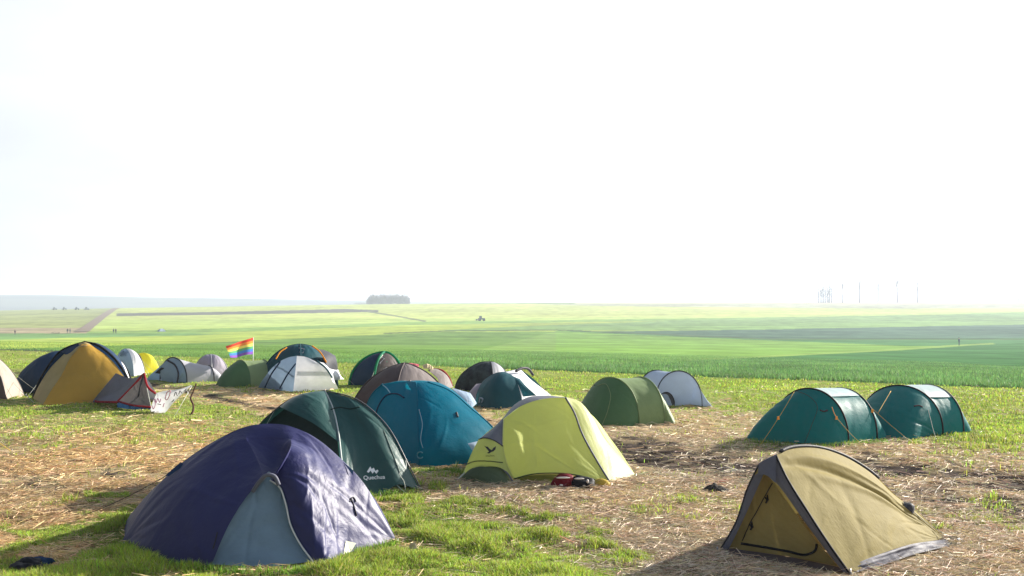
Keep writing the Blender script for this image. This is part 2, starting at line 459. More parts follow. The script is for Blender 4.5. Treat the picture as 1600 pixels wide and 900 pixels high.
strip("dirt_track", [(128, 519), (140, 510), (160, 495), (175, 485), (183, 481)], [5, 5, 6, 7, 7], (.17, .13, .10), .25)
def far_ground(x, y, lo=60, hi=1250):
    D = np.linspace(lo, hi, 6000); Xs = (x - 800) * D / F; Z = terr(Xs, D); _, yy = proj(Xs, D, Z); i = np.argmin(np.abs(yy - y))
    return A(Xs[i], D[i], float(Z[i]))

# ------------------------------------------------------------------ tent building kit
def crv(pts, n=28):
    """smooth curve through the points"""
    p = np.array(pts, float)
    if len(p) == 2: return p[0] + (p[1] - p[0]) * np.linspace(0, 1, n + 1)[:, None]
    L = np.concatenate([[0], np.cumsum(np.linalg.norm(np.diff(p, axis=0), axis=1) + 1e-6)])
    m = np.gradient(p, L, axis=0)
    t = np.linspace(0, L[-1], n + 1); i = np.clip(np.searchsorted(L, t) - 1, 0, len(p) - 2)
    h = (L[i + 1] - L[i])[:, None]; s = ((t - L[i])[:, None]) / h
    return (2 * s ** 3 - 3 * s ** 2 + 1) * p[i] + (s ** 3 - 2 * s ** 2 + s) * h * m[i] + (-2 * s ** 3 + 3 * s ** 2) * p[i + 1] + (s ** 3 - s ** 2) * h * m[i + 1]
def C(*pts, n=28):
    """curve through frame positions (x, y, distance)"""
    return crv([px(*p) for p in pts], n)
def resamp(c, n):
    c = np.array(c, float); L = np.concatenate([[0], np.cumsum(np.linalg.norm(np.diff(c, axis=0), axis=1) + 1e-9)])
    t = np.linspace(0, L[-1], n + 1); return np.stack([np.interp(t, L, c[:, k]) for k in range(3)], 1)
def coons(c0, c1, d0, d1, centre, bulge=0.0, nu=48, nv=48, wr=.006, wf=(7, 2), creases=9):
    """fabric panel between four edges: c0 top, c1 bottom (both along u), d0 and d1 the sides (along v)"""
    c0, c1 = resamp(c0, nu), resamp(c1, nu); d0, d1 = resamp(d0, nv), resamp(d1, nv)
    u = np.linspace(0, 1, nu + 1)[None, :, None]; v = np.linspace(0, 1, nv + 1)[:, None, None]
    g = (1 - v) * c0[None] + v * c1[None] + (1 - u) * d0[:, None] + u * d1[:, None] \
        - ((1 - u) * (1 - v) * c0[0] + u * (1 - v) * c0[-1] + (1 - u) * v * c1[0] + u * v * c1[-1])
    gu, gv = np.gradient(g, axis=1), np.gradient(g, axis=0)
    nrm = np.cross(gu, gv); nrm = nrm / (np.linalg.norm(nrm, axis=2, keepdims=True) + 1e-9)
    m = nrm[nv // 4:-nv // 4, nu // 4:-nu // 4].reshape(-1, 3).mean(0); m /= np.linalg.norm(m) + 1e-9
    mid = g[nv // 2, nu // 2] - np.array(centre)
    if np.dot(m, mid) < 0: m = -m; nrm = -nrm
    w = (np.sin(math.pi * u) * np.sin(math.pi * v)) ** .8
    g = g + bulge * w * m
    ph = rng.random(2) * 50
    wn_ = fbm(u[..., 0] * wf[0] + ph[0] + 0 * v[..., 0], v[..., 0] * wf[1] + ph[1] + 1.2 * u[..., 0], 4) - .5
    w2 = (np.sin(math.pi * u) * np.sin(math.pi * v)) ** .35
    uu, vv = u[..., 0], v[..., 0]; tw = 0
    for cu, cv, kk in ((0, 1, 9), (1, 1, 8), (0, 0, 5), (1, 0, 6)):
        du, dv = np.abs(uu - cu), np.abs(vv - cv); rr = np.sqrt(du ** 2 + dv ** 2); th = np.arctan2(dv, du + 1e-6)
        tw = tw + np.sin(th * kk * 2.2 + ph[0] + 2 * vnoise(th * 3 + ph[1], rr * 3)) * np.exp(-rr / .38) * np.clip(rr * 6, 0, 1)
    cre = 0
    for i in range(creases):                       # long pull creases running in from the corners and edges
        if rng.random() < .6: o = np.array([(0., 0.), (1., 0.), (0., 1.), (1., 1.)][rng.integers(4)])
        else: o = np.array([(rng.random(), 1.), (0., rng.random()), (1., rng.random())][rng.integers(3)])
        t = np.array([.5, .5]) + rng.normal(0, .28, 2) - o; t /= np.linalg.norm(t) + 1e-6
        a = (uu - o[0]) * t[0] + (vv - o[1]) * t[1]; b = -(uu - o[0]) * t[1] + (vv - o[1]) * t[0] + .03 * np.sin(a * 5 + i)
        L = rng.uniform(.3, .85); wd = rng.uniform(.010, .026) * (1 + a * 1.5)
        cre = cre + rng.choice([-1, 1]) * rng.uniform(.5, 1.3) * np.exp(-(b / wd) ** 2) * np.clip(a / .06, 0, 1) * np.clip((L - a) / .25, 0, 1)
    return g + ((wn_ * 1.8 + tw * .45 + cre * .9)[..., None] * wr) * w2 * nrm
def arc(foot, top, n=24, straight=.25, p=1.0):
    """quarter arch from a foot on the ground up to the top"""
    foot, top = np.array(foot, float), np.array(top, float)
    th = np.linspace(0, math.pi / 2, n + 1)[:, None]
    e = foot + (top - foot) * np.concatenate([1 - np.cos(th), 1 - np.cos(th), np.sin(th) ** p], 1)
    s = foot + (top - foot) * (th / (math.pi / 2))
    return e * (1 - straight) + s * straight
def thing(name, label, cat, loc, group=None):
    o = bpy.data.objects.new(name, None); COL.objects.link(o); o.empty_display_size = .2
    o.location = loc; return tag(o, label, cat, group)

def pegs(T, *pts):
    for p in pts:
        f = G(*p); m = MB(); m.tube([f + A(0, .02, .06), f - A(0, 0, .05)], .006, 5); m.tube([f + A(0, .05, .045), f + A(0, 0, .02)], .008, 5); m.build("peg", M["stake"], T.t)

class Tent:
    def __init__(s, name, label, loc, cat="tent", group="tents pitched in the meadow"):
        s.t = thing(name, label, cat, Vector(loc), group); s.vv, s.ff, s.n = [], [], 0; s.c = np.array(loc, float) + A(0, 0, .35)
    def reg(s, g):
        nv, nu = g.shape[:2]; idx = np.arange(nv * nu).reshape(nv, nu) + s.n
        s.ff += np.stack([idx[:-1, :-1], idx[:-1, 1:], idx[1:, 1:], idx[1:, :-1]], -1).reshape(-1, 4).tolist()
        s.vv += g.reshape(-1, 3).tolist(); s.n += nv * nu
    def panels(s, name, material, grids, label=None):
        b = MB()
        for g in grids: b.grid(g); s.reg(g)
        o = b.build(name, material, s.t)
        if label: o["label"] = label
        return o
    def rods(s, name, material, curves, r=.008, k=6, label=None):
        b = MB()
        for c in curves: b.tube(c, r, k)
        o = b.build(name, material, s.t)
        if label: o["label"] = label
        return o
    def hit(s, x, y):
        if not hasattr(s, "bvh") or s.bn != s.n: s.bvh = BVHTree.FromPolygons([Vector(v) for v in s.vv], s.ff); s.bn = s.n
        o = Vector((0, 0, CAMZ)); d = (Vector(px(x, y, 10)) - o).normalized()
        h, n, i, dist = s.bvh.ray_cast(o, d)
        if h is None: return None, None
        if n.dot(d) > 0: n = -n
        return np.array(h), np.array(n)
    def draped(s, pts, off=.006, n=30):
        """a seam or zip lying on the fabric along a drawn line"""
        p2 = crv([(a, b, 0) for a, b in pts], n); out = []
        for q in p2:
            h, nn = s.hit(q[0], q[1])
            if h is not None: out.append(h + nn * off)
        return np.array(out) if len(out) > 2 else None
    def seam(s, name, material, pts, r=.006, off=.006, n=30, label=None):
        c = s.draped(pts, off, n)
        return s.rods(name, material, [c], r, 6, label) if c is not None else None
    def decal(s, name, material, polys, off=.006, label=None):
        """flat printed marks lying on the fabric, each a list of frame positions"""
        b = MB()
        for P in polys:
            v = []
            for q in P:
                h, nn = s.hit(*q)
                if h is None: break
                v.append(h + nn * off)
            if len(v) == len(P): b.poly(v, [list(range(len(v)))])
        if b.n:
            o = b.build(name, material, s.t, smooth=False)
            if label: o["label"] = label
    def text(s, name, material, body, x, y, size, rot=0, sx=1.0, off=.007):
        cu = bpy.data.curves.new("lettering", 'FONT'); cu.body = body; cu.align_x = 'CENTER'; cu.align_y = 'CENTER'; cu.resolution_u = 3; cu.offset = .012
        to = bpy.data.objects.new("lettering_source", cu); COL.objects.link(to)
        me = bpy.data.meshes.new_from_object(to.evaluated_get(bpy.context.evaluated_depsgraph_get()))
        b = MB(); ca, sa = math.cos(R(rot)), math.sin(R(rot)); v = []
        for p in me.vertices:
            a, c = p.co.x * size * sx, -p.co.y * size
            h, nn = s.hit(x + a * ca - c * sa, y + a * sa + c * ca)
            v.append(h + nn * off if h is not None else s.c)
        b.poly(v, [list(f.vertices) for f in me.polygons]); b.build(name, material, s.t, smooth=False)
        bpy.data.objects.remove(to); bpy.data.curves.remove(cu); bpy.data.meshes.remove(me)

M = {}
def M_(k, *a, **kw): M[k] = fabric("fabric_" + k, *a, **kw); return M[k]
M_("violet", (.024, .026, .098), transl=.10, tc=(.05, .05, .22), rough=.5, spec=.3, bump=.012)
M_("ice_grey", (.17, .25, .32), transl=.15)
M_("forest", (.022, .075, .07), transl=.2, tc=(.03, .14, .11), rough=.42, spec=.32)
M_("forest_dark", (.012, .035, .034), transl=.12, rough=.5)
M_("ocean", (.001, .14, .22), transl=.35, tc=(.0, .27, .38), rough=.5, spec=.06)
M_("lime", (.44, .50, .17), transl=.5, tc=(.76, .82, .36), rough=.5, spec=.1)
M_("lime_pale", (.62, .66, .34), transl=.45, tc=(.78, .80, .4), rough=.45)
M_("slate", (.15, .155, .20), transl=.2, tc=(.14, .16, .22), rough=.5)
M_("moss", (.07, .10, .055), transl=.15)
M_("tan", (.29, .24, .095), transl=.28, tc=(.38, .30, .09), rough=.65, spec=.04, bump=.006)
M_("teal", (.005, .165, .17), transl=.4, tc=(.005, .36, .35), rough=.5, spec=.12)
M_("leaf", (.24, .32, .16), transl=.3, tc=(.24, .33, .13), rough=.5)
M_("leaf_dark", (.08, .16, .07), transl=.25, tc=(.09, .22, .08), rough=.5)
M_("white_blue", (.40, .48, .60), transl=.3, tc=(.6, .68, .82))
M_("white", (.76, .76, .80), transl=.3)
M_("porch_shaded", (.24, .34, .48), transl=.15)  # white porch fabric with shade mixed into its colour
M_("blue_grey", (.24, .33, .43), transl=.3, tc=(.3, .42, .55))
M_("grey", (.42, .42, .46), transl=.3, tc=(.48, .48, .54))
M_("lilac_grey", (.34, .31, .38), transl=.3, tc=(.4, .35, .44))
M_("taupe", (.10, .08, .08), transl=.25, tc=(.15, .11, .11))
M_("taupe_sunlit", (.22, .19, .185), transl=.25, tc=(.26, .22, .21))  # taupe with sunlight put into the colour, for the sun-facing panels
M_("mustard", (.78, .47, .09), transl=.6, tc=(.98, .62, .13), spec=.08, rough=.5)
M_("sand", (.44, .34, .15), transl=.3)
M_("navy", (.012, .035, .085), transl=.2, tc=(.02, .06, .14))
M_("dark_teal", (.012, .07, .09), transl=.2, tc=(.015, .11, .15))
M_("lemon", (.60, .55, .05), transl=.45, tc=(.8, .75, .08))
M_("beige", (.46, .38, .32), transl=.3)
M_("camo", (.035, .045, .05), transl=.15, vary=.7)
M_("emerald", (.01, .20, .10), transl=.4, tc=(.01, .42, .2))
M_("crimson", (.30, .02, .03), transl=.3, tc=(.5, .04, .04))
M_("rose", (.55, .13, .17), transl=.3)
M_("cream", (.6, .5, .32), transl=.3)
M_("orange", (.70, .30, .02), transl=.3)
M_("black_cloth", (.012, .013, .016), transl=.05)
M_("charcoal", (.045, .046, .055), transl=.1)
M["mesh"] = mat("inner_mesh", (.008, .012, .012), rough=.9)
M["pole"] = mat("pole_alloy", (.05, .05, .055), rough=.35, spec=.6)
M["cord"] = mat("cord_pale", (.45, .47, .42), rough=.8)
M["cord_yellow"] = mat("cord_yellow", (.55, .38, .06), rough=.8)
M["cord_orange"] = mat("cord_orange", (.7, .28, .03), rough=.8)
M["cord_dark"] = mat("cord_dark", (.02, .02, .025), rough=.8)
M["print_white"] = mat("print_white", (.75, .78, .78), rough=.6)
M["print_black"] = mat("print_black", (.01, .012, .012), rough=.6)
M["stake"] = mat("stake_steel", (.3, .3, .3), rough=.4, metallic=.8)

def guy(T, a, b, m="cord", r=.004, stake=True, sag=.03):
    a, b = np.array(a), np.array(b); t = np.linspace(0, 1, 9)[:, None]
    c = a + (b - a) * t; c[:, 2] -= (np.sin(t[:, 0] * math.pi) * sag)
    g = T.rods("guy_line", M[m], [c], r, 5)
    if stake:
        mb = MB(); d = b - a; d[2] = 0; d /= np.linalg.norm(d) + 1e-9
        mb.tube([b + A(0, 0, .03) + d * .01, b - A(0, 0, .04) - d * .03], .005, 5); mb.build("stake", M["stake"], g)

def dome(T, feet, top, mats, bulge=.05, straight=.22, pole="pole", r=.009, names=None, guys=True, wr=.010, p=1.0):
    """four feet FL FN FR FB, two crossed poles, four panels; mats in the order FL-FN, FN-FR, FR-FB, FB-FL"""
    T.c = np.array(top) * A(1, 1, .3)
    arcs = [arc(f, top, straight=straight, p=p)[::-1] for f in feet]
    by = {}
    for i in range(4):
        j = (i + 1) % 4
        a, b = np.array(feet[i]), np.array(feet[j])
        m = (a + b) / 2 + (T.c - (a + b) / 2) * A(.05, .05, 0) + A(0, 0, .02)
        hem = crv([a, m, b]); t0 = np.array(top); topc = np.tile(t0, (3, 1)) + np.arange(3)[:, None] * 1e-4
        g = coons(topc, hem, arcs[i], arcs[j], T.c, bulge, wr=wr)
        by.setdefault(mats[i], []).append(g)
    for k, gs in by.items(): T.panels("fly_sheet", M[k], gs)
    cen = T.c
    for a, f in zip(arcs, feet):
        out = np.array(f) - cen * A(1, 1, 0); out[2] = 0; out /= np.linalg.norm(out) + 1e-9
        if guys: guy(T, a[13], np.array(f) * A(1, 1, 0) + out * .55, "cord", .004)
        pg = MB(); pg.tube([np.array(f) + A(0, 0, .05) + out * .05, np.array(f) - A(0, 0, .05) + out * .03], .008, 5); pg.build("peg", M["stake"], T.t)
    for a in arcs:
        o = a - cen; o = o / (np.linalg.norm(o, axis=1)[:, None] + 1e-9)
        T.rods("pole_sleeve", M[pole], [a + o * r * .6], r)
    return arcs

def hoop(c, h, H, n=32, p=.92):
    """arch from the near foot (c+h) over the top to the far foot (c-h)"""
    th = np.linspace(0, math.pi, n + 1)[:, None]; h = np.array([h[0], h[1], 0.0]); c = np.array([c[0], c[1], 0.0])
    return c + h * np.cos(th) * (1 + .05 * np.sin(th)) + A(0, 0, 1) * H * np.sin(th) ** p
def tunnel(T, hoops, front, back, mats, bulge=.12, wr=.008, pole="pole", r=.009, sag=-.02):
    """hoops front to back; front and back are the ground outlines of the end caps, near side to far side; mats: front cap, body..., back cap"""
    T.c = np.array([np.mean([h[0][0] for h in hoops]), np.mean([h[0][1] for h in hoops]), .3])
    hs = [hoop(*h) for h in hoops]
    def cap(h, gr, m, nm, b):
        gr = crv([h[0]] + [np.array([q[0], q[1], 0.0]) for q in gr] + [h[-1]])
        e = lambda q: np.tile(q, (3, 1)) + np.arange(3)[:, None] * 1e-4
        T.panels(nm, M[m], [coons(h, gr, e(h[0]), e(h[-1]), T.c, b, nu=36, wr=wr)])
    if front is not None: cap(hs[0], front, mats[0], "front_panel", bulge)
    for i in range(len(hs) - 1):
        a, b = hs[i], hs[i + 1]
        T.panels("body_panel", M[mats[1 + i] if len(mats) > 2 + i else mats[1]], [coons(a, b, crv([a[0], b[0]]), crv([a[-1], b[-1]]), T.c, sag, nu=40, nv=16, wr=wr, wf=(5, 3))])
    if back is not None: cap(hs[-1], back, mats[-1], "rear_panel", bulge * .5)
    for h in hs:
        o = h - T.c * A(1, 1, 0); o = o / np.linalg.norm(o, axis=1)[:, None]
        T.rods("pole_sleeve", M[pole], [h + o * r * .5], r)
    return hs

# ------------------------------------------------------------------ the tents
E3 = lambda q: np.tile(np.array(q, float), (3, 1)) + np.arange(3)[:, None] * 1e-4

# --- violet dome in the foreground
T = Tent("dome_tent", "violet dome tent with a pale grey door, the largest and nearest tent", G(415, 850))
T.c = A(-2.75, 11.6, .3)
hoopA = C((188, 851, 10.75), (217, 803, 10.80), (260, 744, 10.88), (283, 724, 10.92), (337, 688, 10.98), (383, 667, 11.02), (425, 662, 11.05))      # left foot to crown
hoopB = C((425, 662, 11.05), (450, 665, 11.02), (483, 678, 11.0), (533, 717, 10.95), (567, 753, 10.9), (594, 798, 10.86), (620, 846, 10.82))
kl, kr = px(384, 684, 10.84), px(455, 686, 10.80); hl, hr = px(372, 671, 11.01), px(468, 671, 11.01)
RLm = crv([kl, px(394, 702, 10.70), px(405, 726, 10.50), px(412, 748, 10.25)]); RL = np.concatenate([crv([hl, kl], 5)[:-1], RLm])
RRm = crv([kr, px(452, 704, 10.38), px(439, 728, 10.20), px(426, 750, 10.16)]); RR = np.concatenate([crv([hr, kr], 5)[:-1], RRm])
LA = C((372, 671, 11.01), (337, 688, 10.98), (283, 724, 10.92), (260, 744, 10.88), (217, 803, 10.80), (188, 851, 10.75))
LB = C((412, 748, 10.25), (392, 768, 10.18), (362, 812, 10.0), (328, 887, 9.78))
hemL = C((188, 852, 10.65), (225, 870, 10.15), (275, 884, 9.9), (328, 889, 9.76))
gL = coons(RL, hemL, LA, LB, T.c, .06, nu=90, nv=90, wr=.012, wf=(5, 4), creases=16)
RA = C((468, 671, 11.01), (483, 678, 11.0), (533, 717, 10.95), (567, 753, 10.9), (594, 798, 10.86), (620, 846, 10.82))
RB = C((424, 750, 10.25), (438, 760, 10.2), (447, 782, 10.12), (456, 820, 10.0), (470, 848, 9.9), (492, 878, 9.76))
hemR = C((492, 878, 9.86), (512, 882, 9.8), (537, 867, 10.2), (575, 858, 10.45), (620, 846, 10.75))
gR = coons(RR, hemR[:], RA, RB, T.c, .0, nu=4, nv=4)  # placeholder orientation
gR = coons(RR[:], hemR[::-1], RA, RB, T.c, .07, nu=100, nv=100, wr=.015, wf=(7, 6), creases=30)
gM = coons(resamp(crv([kl, px(420, 683, 10.88), kr]), 26), crv([RL[-1], px(418, 745, 10.3), RR[-1]]), RLm, RRm, T.c, -.12, wr=.010, wf=(5, 2))
crown = coons(crv([hl, px(383, 667, 11.02), px(425, 662, 11.05), px(450, 665, 11.02), hr]), crv([kl, px(420, 683, 10.88), kr]), crv([hl, kl]), crv([hr, kr]), T.c, .01, nu=20, nv=8, wr=.004)
full = np.concatenate([hoopA, hoopB[1:]])
back_hem = crv([px(188, 852, 10.75), Gd(215, 12.2), Gd(330, 13.1), Gd(480, 13.1), Gd(585, 12.2), px(620, 846, 10.82)], 40)
gBk = coons(full, back_hem, E3(full[0]), E3(full[-1]), T.c, .06, nu=44, nv=24, wr=.012)
T.panels("fly_sheet", M["violet"], [gL, gM, gR, crown, gBk])
dTop = crv([px(409, 752, 10.28), px(418, 742, 10.28), px(428, 754, 10.28)])
door = coons(dTop, C((326, 889, 9.8), (410, 894, 9.72), (491, 888, 9.78)), crv(LB + A(-.01, .05, 0)), crv(RB + A(.02, .05, 0)), T.c, -.05, wr=.012, wf=(3, 9), nu=70, nv=70, creases=14)
T.panels("door", M["ice_grey"], [door])
T.rods("zip_trim", mat("trim_pale", (.55, .56, .55), rough=.7), [RB + A(-.01, -.015, .0)], .008)
T.rods("door_hood", M["slate"], [crv([px(395, 768, 10.12), px(406, 752, 10.1), px(418, 742, 10.08), px(428, 744, 10.08), px(436, 758, 10.08)])], .022, label="dark folded edge over the door")
T.seam("door_tie", M["cord_dark"], [(340, 832), (337, 845), (333, 858)], .006)
T.seam("door_tie", M["cord_dark"], [(548, 778), (553, 792), (557, 806)], .006)
T.seam("door_tie", M["cord_dark"], [(546, 784), (551, 777), (556, 784)], .006)
T.decal("reflective_patch", mat("patch_silver", (.75, .74, .78), rough=.4), [[(577, 800), (586, 800), (591, 857), (581, 860)]])
T.decal("reflective_patch", mat("patch_olive", (.42, .44, .33), rough=.6), [[(540, 845), (556, 849), (548, 862), (536, 866)]])
fl = MB(); a = px(282, 722, 10.9); fl.poly([a, px(258, 743, 10.75), px(264, 744, 10.74), px(290, 726, 10.85)], [[0, 1, 2, 3]]); fl.build("guy_tab", M["navy"], T.t, smooth=False)
guy(T, px(260, 743, 10.75), G(128, 806), "cord_dark", .004)
cu_ = MB(); cu_.grid(coons(C((456, 888, 9.70), (480, 882, 9.66), (497, 887, 9.66)), C((455, 893, 9.62), (476, 886, 9.60), (492, 893, 9.6)), C((456, 888, 9.70), (455, 893, 9.62)), C((497, 887, 9.66), (492, 893, 9.6)), T.c, .02, nu=12, nv=6)); cu_.build("ground_flap", M["ice_grey"], T.t)
tb = MB(); tb.poly([px(536, 722, 10.92), px(552, 735, 10.86), px(551, 742, 10.84)], [[0, 1, 2]]); tb.build("guy_tab", M["navy"], T.t, smooth=False)

pegs(T, (192, 856), (300, 888), (496, 892), (621, 850))
# --- dark green dome behind it
FR, FN, FL = G(658, 768), G(540, 784), G(392, 742)
top = px(508, 611, 14.35)
T = Tent("dome_tent", "dark green dome tent with white mountain emblem, behind the violet tent", (FR + FL) / 2)
T.c = (FR + FL) / 2 + A(0, .4, .3); FB = FR + FL - FN
aR = crv([top, px(560, 627, 14.15), px(600, 662, 14.0), px(640, 733, 13.75), FR])
aN = crv([top, px(519, 634, 14.1), px(528, 670, 13.75), px(533, 710, 13.4), FN])
aL = crv([top, px(455, 624, 14.5), px(428, 643, 14.65), px(405, 665, 14.75), px(385, 715, 14.85), FL])
aB = arc(FB, top)[::-1]
hemR = crv([FN, px(578, 773, 13.3), px(593, 773, 13.34), px(622, 757, 13.45), px(640, 760, 13.55), FR])
gR = coons(E3(top), hemR, aN, aR, T.c, .01, nu=80, nv=80, wr=.009, wf=(5, 2), creases=12)
gB1 = coons(E3(top), crv([FR, FB]), aR, aB, T.c, -.06); gB2 = coons(E3(top), crv([FB, FL]), aB, aL, T.c, .1)
T.panels("fly_sheet", M["forest"], [gR, gB1, gB2])
# canopy over the porch and the dark inside under it
kN, kL = resamp(aN, 24)[13], resamp(aL, 24)[9]
canE = crv([kL, px(446, 640, 13.85), px(490, 662, 13.65), kN])
gC = coons(E3(top), canE, resamp(aL, 24)[:10], resamp(aN, 24)[:14], T.c, .05, wr=.006)
T.panels("canopy", M["forest"], [gC])
inn = coons(E3(px(508, 640, 14.3)), crv([FL + A(.1, .15, 0), FN + A(-.1, .15, 0)]), aL + A(.06, .14, -.03), aN + A(-.05, .14, -.03), T.c, -.05)
T.panels("inner_tent", M["forest_dark"], [inn])
T.rods("pole_sleeve", mat("seam_pale", (.40, .45, .43), rough=.6), [aN + A(0, -.012, .0)], .012)
T.rods("pole", M["pole"], [aR + A(.01, 0, .01)], .010); T.rods("pole", M["pole"], [aL + A(0, 0, .01)], .009); T.rods("pole", M["pole"], [aB], .009)
T.seam("vent_seam", M["forest_dark"], [(517, 640), (530, 637), (548, 639), (562, 636)], .01)
T.seam("seam", mat("seam_green", (.10, .16, .13), rough=.6), [(599, 672), (612, 705), (625, 740)], .005)
T.text("lettering", M["print_white"], "Quechua", 584.5, 746.3, 9.0, rot=-3, sx=1.04)
z = [(573, 737.5), (578.5, 729), (580.5, 733), (584, 731), (586.5, 736), (590, 733.8), (591.5, 736.2), (588, 740.5), (584.5, 736.8), (582.2, 740.5), (579, 735.5), (576, 739)]
T.decal("emblem", M["print_white"], [[z[0], z[1], z[2], z[10], z[11]], [z[2], z[3], z[8], z[9], z[10]], [z[3], z[4], z[7], z[8]], [z[4], z[5], z[6], z[7]]])
T.rods("guy_line", M["cord"], [crv([px(634, 720, 13.7), px(633, 732, 13.5), px(624, 740, 13.42), px(631, 752, 13.38), px(634, 768, 13.36)])], .005)
T.rods("guy_line", M["cord"], [crv([px(620, 758, 13.45), px(634, 770, 13.3), G(645, 772), G(690, 794)])], .005)
T.rods("vent_peg", M["cord_yellow"], [crv([px(470, 615, 14.35), px(471, 622, 14.3)])], .014)
guy(T, px(428, 643, 14.6), G(360, 752), "cord", .003)

pegs(T, (659, 771), (594, 778))
# --- ocean blue dome
FN, FR, FL = G(655, 731), G(795, 722), G(556, 694)
top = px(640, 595, 16.9)
T = Tent("dome_tent", "ocean blue dome tent between the dark green and the lime tents", (FR + FL) / 2); T.c = (FR + FL) / 2 + A(0, 0, .3); FB = FR + FL - FN
cR = px(668, 597, 16.75)
aR = crv([cR, px(700, 609, 16.7), px(738, 640, 16.55), px(769, 667, 16.45), px(789, 697, 16.35), FR])
cL = px(598, 600, 17.2)
aL = crv([cL, px(583, 614, 17.4), px(570, 640, 17.7), px(560, 668, 18.0), FL])
aN = crv([px(650, 597, 16.7), px(652, 620, 16.35), px(653, 665, 15.9), px(655, 705, 15.6), FN])
gR = coons(crv([aN[0], cR]), crv([FN, px(668, 731, 15.55), px(723, 731, 15.7), FR]), aN, aR, T.c, .07, nu=80, nv=90, wr=.009, wf=(2, 14), creases=12)
gL = coons(crv([cL, px(625, 596, 17.0), aN[0]]), crv([FL, FN]), aL, aN, T.c, .08, nu=30, nv=30, wr=.010)
aB = arc(FB, top)[::-1]
gb1 = coons(crv([cR, px(655, 595, 16.9), top]), crv([FR, FB]), aR, aB, T.c, .15); gb2 = coons(crv([top, px(620, 596, 17.1), cL]), crv([FB, FL]), aB, aL, T.c, .15)
gtop = coons(crv([cL, top]), crv([cL, px(625, 596, 17.0), aN[0]]), E3(cL), crv([top, aN[0]]), T.c, 0, nu=8, nv=6)
gtop2 = coons(crv([top, cR]), crv([aN[0], cR]), crv([top, aN[0]]), E3(cR), T.c, 0, nu=8, nv=6)
T.panels("fly_sheet", M["ocean"], [gR, gL, gb1, gb2, gtop, gtop2])
T.rods("pole_sleeve", M["ocean"], [aR], .014); T.rods("pole_sleeve", M["ocean"], [aL], .014); T.rods("pole_sleeve", M["ocean"], [aN], .010); T.rods("pole", M["pole"], [aB], .009)
T.seam("door_zip", M["navy"], [(586, 660), (592, 634), (606, 617), (622, 616), (632, 622)], .012)
T.seam("toggle", M["print_black"], [(713, 645), (715, 652)], .018)
ring = [(657 + 4.6 * math.cos(a), 711 + 5 * math.sin(a)) for a in np.linspace(.6, 5.6, 12)]
T.seam("emblem", mat("print_pale_blue", (.12, .33, .42), rough=.6), ring, .009, n=24)
T.seam("window_seam", mat("seam_ice", (.25, .42, .5), rough=.5), [(655, 640), (660, 662), (658, 690), (661, 700)], .006)
T.seam("cord_loop", mat("seam_sky", (.25, .5, .6), rough=.5), [(598, 601), (604, 606), (610, 614)], .010)
guy(T, px(575, 626, 17.6), G(547, 700), "cord", .005)
corner = MB(); corner.grid(coons(C((731, 693, 15.75), (752, 688, 15.9)), C((738, 704, 15.6), (744, 703, 15.62)), C((731, 693, 15.75), (738, 704, 15.6)), C((752, 688, 15.9), (744, 703, 15.62)), T.c, .02, nu=8, nv=8)); corner.build("corner_patch", M["white_blue"], T.t)
sideW = coons(C((706, 606, 16.9), (735, 614, 17.0)), C((735, 640, 16.7), (745, 630, 16.9)), C((706, 606, 16.9), (735, 640, 16.7)), C((735, 614, 17.0), (745, 630, 16.9)), T.c, .03)
T.panels("rear_flap", M["white_blue"], [sideW], "pale blue flap on the far side")

pegs(T, (654, 735), (720, 735))
# --- lime tent with slate cap
T = Tent("dome_tent", "lime yellow tent with grey cap and black bird emblem, a bag under its hem", Gd(850, 14.9)); T.c = Gd(860, 15.2) + A(0, 0, .35)
TL, BL, TR, BR = px(787, 654, 14.65), px(803, 748, 14.2), px(884, 621, 14.9), px(956, 757, 14.12)
ctop = crv([TL, px(800, 645, 14.7), px(815, 634, 14.78), px(833, 627, 14.85), px(859, 622, 14.9), TR])
cR = crv([TR, px(897, 643, 14.8), px(909, 675, 14.6), px(935, 723, 14.35), BR])
cL = crv([TL, px(786, 676, 14.52), px(786, 698, 14.42), px(792, 724, 14.3), BL])
hemB = crv([BL, px(830, 741, 14.15), px(859, 739, 14.13), px(885, 740, 14.12), px(910, 744, 14.1), BR])
gBig = coons(ctop, hemB, cL, cR, T.c, .07, nu=90, nv=90, wr=.011, wf=(5, 3), creases=16)
# panel between cap and ground at the left end with the bird on it
PL, PR = px(748, 686, 14.6), px(786, 697, 14.42)
cTopL = crv([PL, px(757, 684, 14.5), px(772, 688, 14.42), PR])
hemP = crv([px(718, 749, 14.55), px(740, 737, 14.3), px(760, 729, 14.2), px(782, 731, 14.15), BL])
gPanel = coons(cTopL, hemP, crv([PL, px(735, 712, 14.55), px(727, 732, 14.55), px(718, 749, 14.55)]), crv([PR, px(792, 724, 14.3), BL]), T.c, .05, wr=.006)
T.panels("fly_sheet", M["lime"], [gBig, gPanel])
skirt = coons(crv([px(717, 752, 14.56), px(735, 733, 14.35), px(755, 726, 14.26), px(782, 729, 14.24), px(804, 757, 14.22)]), crv([G(716, 752), G(745, 758), G(775, 762), G(806, 760)]), crv([px(717, 752, 14.56), G(716, 752)]), crv([px(804, 757, 14.22), G(806, 760)]), T.c, .04)
T.panels("inner_panel", M["moss"], [skirt])
capg = coons(crv([px(749, 686, 14.7), px(767, 672, 14.8), px(785, 652, 14.9), px(803, 633, 15.1), px(822, 621, 15.2), px(845, 617, 15.3), px(872, 620, 15.2), TR]), crv([PL, px(770, 687, 14.42), PR, px(786, 676, 14.52), TL, px(815, 634, 14.78), px(859, 622, 14.9), TR]), crv([px(749, 686, 14.7), PL]), E3(TR), T.c, .0, nu=50, nv=12, wr=.004)
